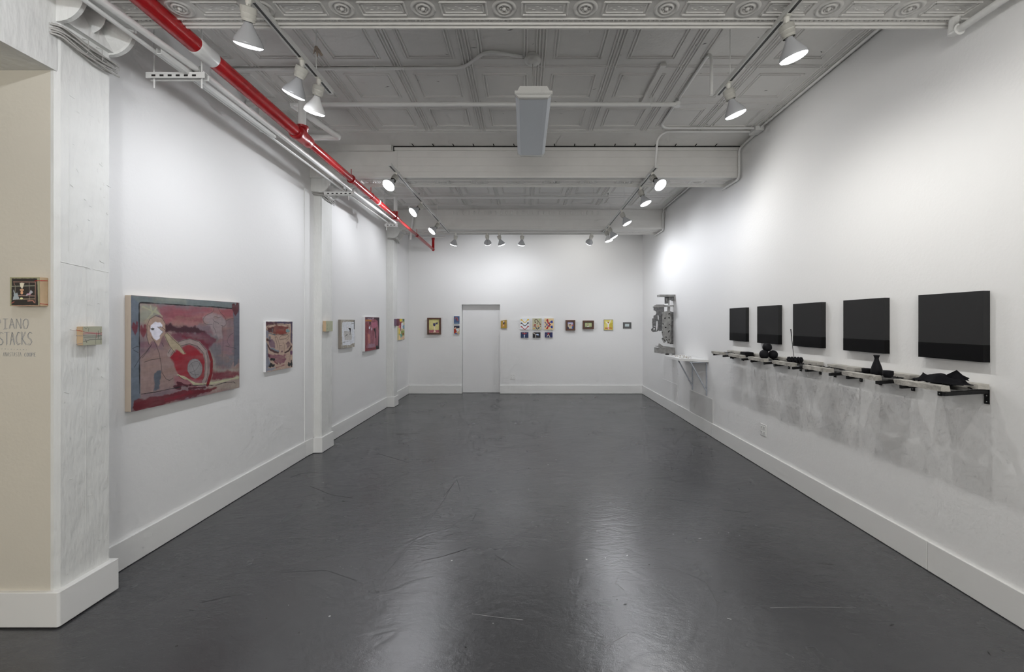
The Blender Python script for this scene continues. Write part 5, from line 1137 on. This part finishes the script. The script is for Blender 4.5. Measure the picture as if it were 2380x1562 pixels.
for (y0, y1) in ((460, 570), (915, 1045)): plate([(612, y0), (632, y0+5), (632, y1-6), (614, y1)], 7.84, .05, 'pewterd', 'side_clip')
mb = MB(); A0 = sp(385, 1335, 7.80); B0 = sp(608, 1470, 7.80); C0 = sp(290, 1320, 7.95)
mb.box((A0.x, 7.80, sp(0, 1478, 7.80).z), (RX(7.8)-.001, 7.98, sp(0, 1335, 7.80).z), 'pewter')
mb.prism([(A0.x, 7.80, sp(0, 1478, 7.80).z), (A0.x-.075, 7.90, sp(0, 1478, 7.80).z+.01), (A0.x-.075, 7.98, sp(0, 1478, 7.80).z+.01), (A0.x, 7.98, sp(0, 1478, 7.80).z)], (0, 0, .095), 'pewter'); mb.build('bottom_box', t)
plate([(325, 1290), (345, 1235), (410, 1280), (440, 1300), (605, 1312), (605, 1335), (420, 1340), (350, 1318), (260, 1305), (255, 1295)], 7.86, .05, 'pewter', 'lid_shard')
plate([(505, 1475), (575, 1475), (572, 1512), (505, 1512)], 7.86, .05, 'pewterd', 'foot')
mb = MB(); mb.box((RX(7.9)-.06, 7.89, sp(0, 1250, 7.9).z), (RX(7.9)-.001, 7.92, sp(0, 470, 7.9).z), 'pewterd'); mb.build('back_rail', t)
# ---------------------------------------------------------------- light of the side room, added fill behind the camera
def area(name, loc, rot, sx, sy, E, col):
    li = bpy.data.lights.new(name, 'AREA'); li.shape = 'RECTANGLE'; li.size = sx; li.size_y = sy; li.energy = E; li.color = col
    o = bpy.data.objects.new(name, li); C.objects.link(o); o.location = loc; o.rotation_euler = rot; return o
area('side_room_light', (-3.9, .4, 2.95), (math.radians(-12), 0, 0), 1.2, .5, 6, (1.0, .86, .68))
area('rear_fill_light', (0, -3.5, 2.0), (math.radians(90), 0, 0), 3.6, 2.0, 95, (1.0, .985, .95))  # added fill light in front of the rear wall, which has no window
w = bpy.data.worlds.new('world'); bpy.context.scene.world = w; w.use_nodes = True
w.node_tree.nodes['Background'].inputs[0].default_value = (.8, .85, .9, 1); w.node_tree.nodes['Background'].inputs[1].default_value = .1

# ---------------------------------------------------------------- camera
cam = bpy.data.cameras.new('camera'); co = bpy.data.objects.new('camera', cam); C.objects.link(co)
co.location = (0, 0, CH); co.rotation_euler = (math.radians(90), 0, 0)
cam.sensor_fit = 'HORIZONTAL'; cam.sensor_width = 36; cam.lens = 36*F/2380
cam.shift_x = -(CX-1190)/2380; cam.shift_y = -(781-CY)/2380
cam.clip_start = .02
s = bpy.context.scene; s.camera = co
s.view_settings.view_transform = 'Standard'; s.view_settings.look = 'None'; s.view_settings.gamma = 1; s.view_settings.use_curve_mapping = False
s.view_settings.exposure = EXPO
s.cycles.max_bounces = 5; s.cycles.diffuse_bounces = 4; s.cycles.glossy_bounces = 3; s.cycles.caustics_reflective = False; s.cycles.caustics_refractive = False
s.cycles.use_adaptive_sampling = True; s.cycles.adaptive_threshold = .06; s.cycles.adaptive_min_samples = 12; s.cycles.use_denoising = True
s.cycles.sample_clamp_indirect = 2.5
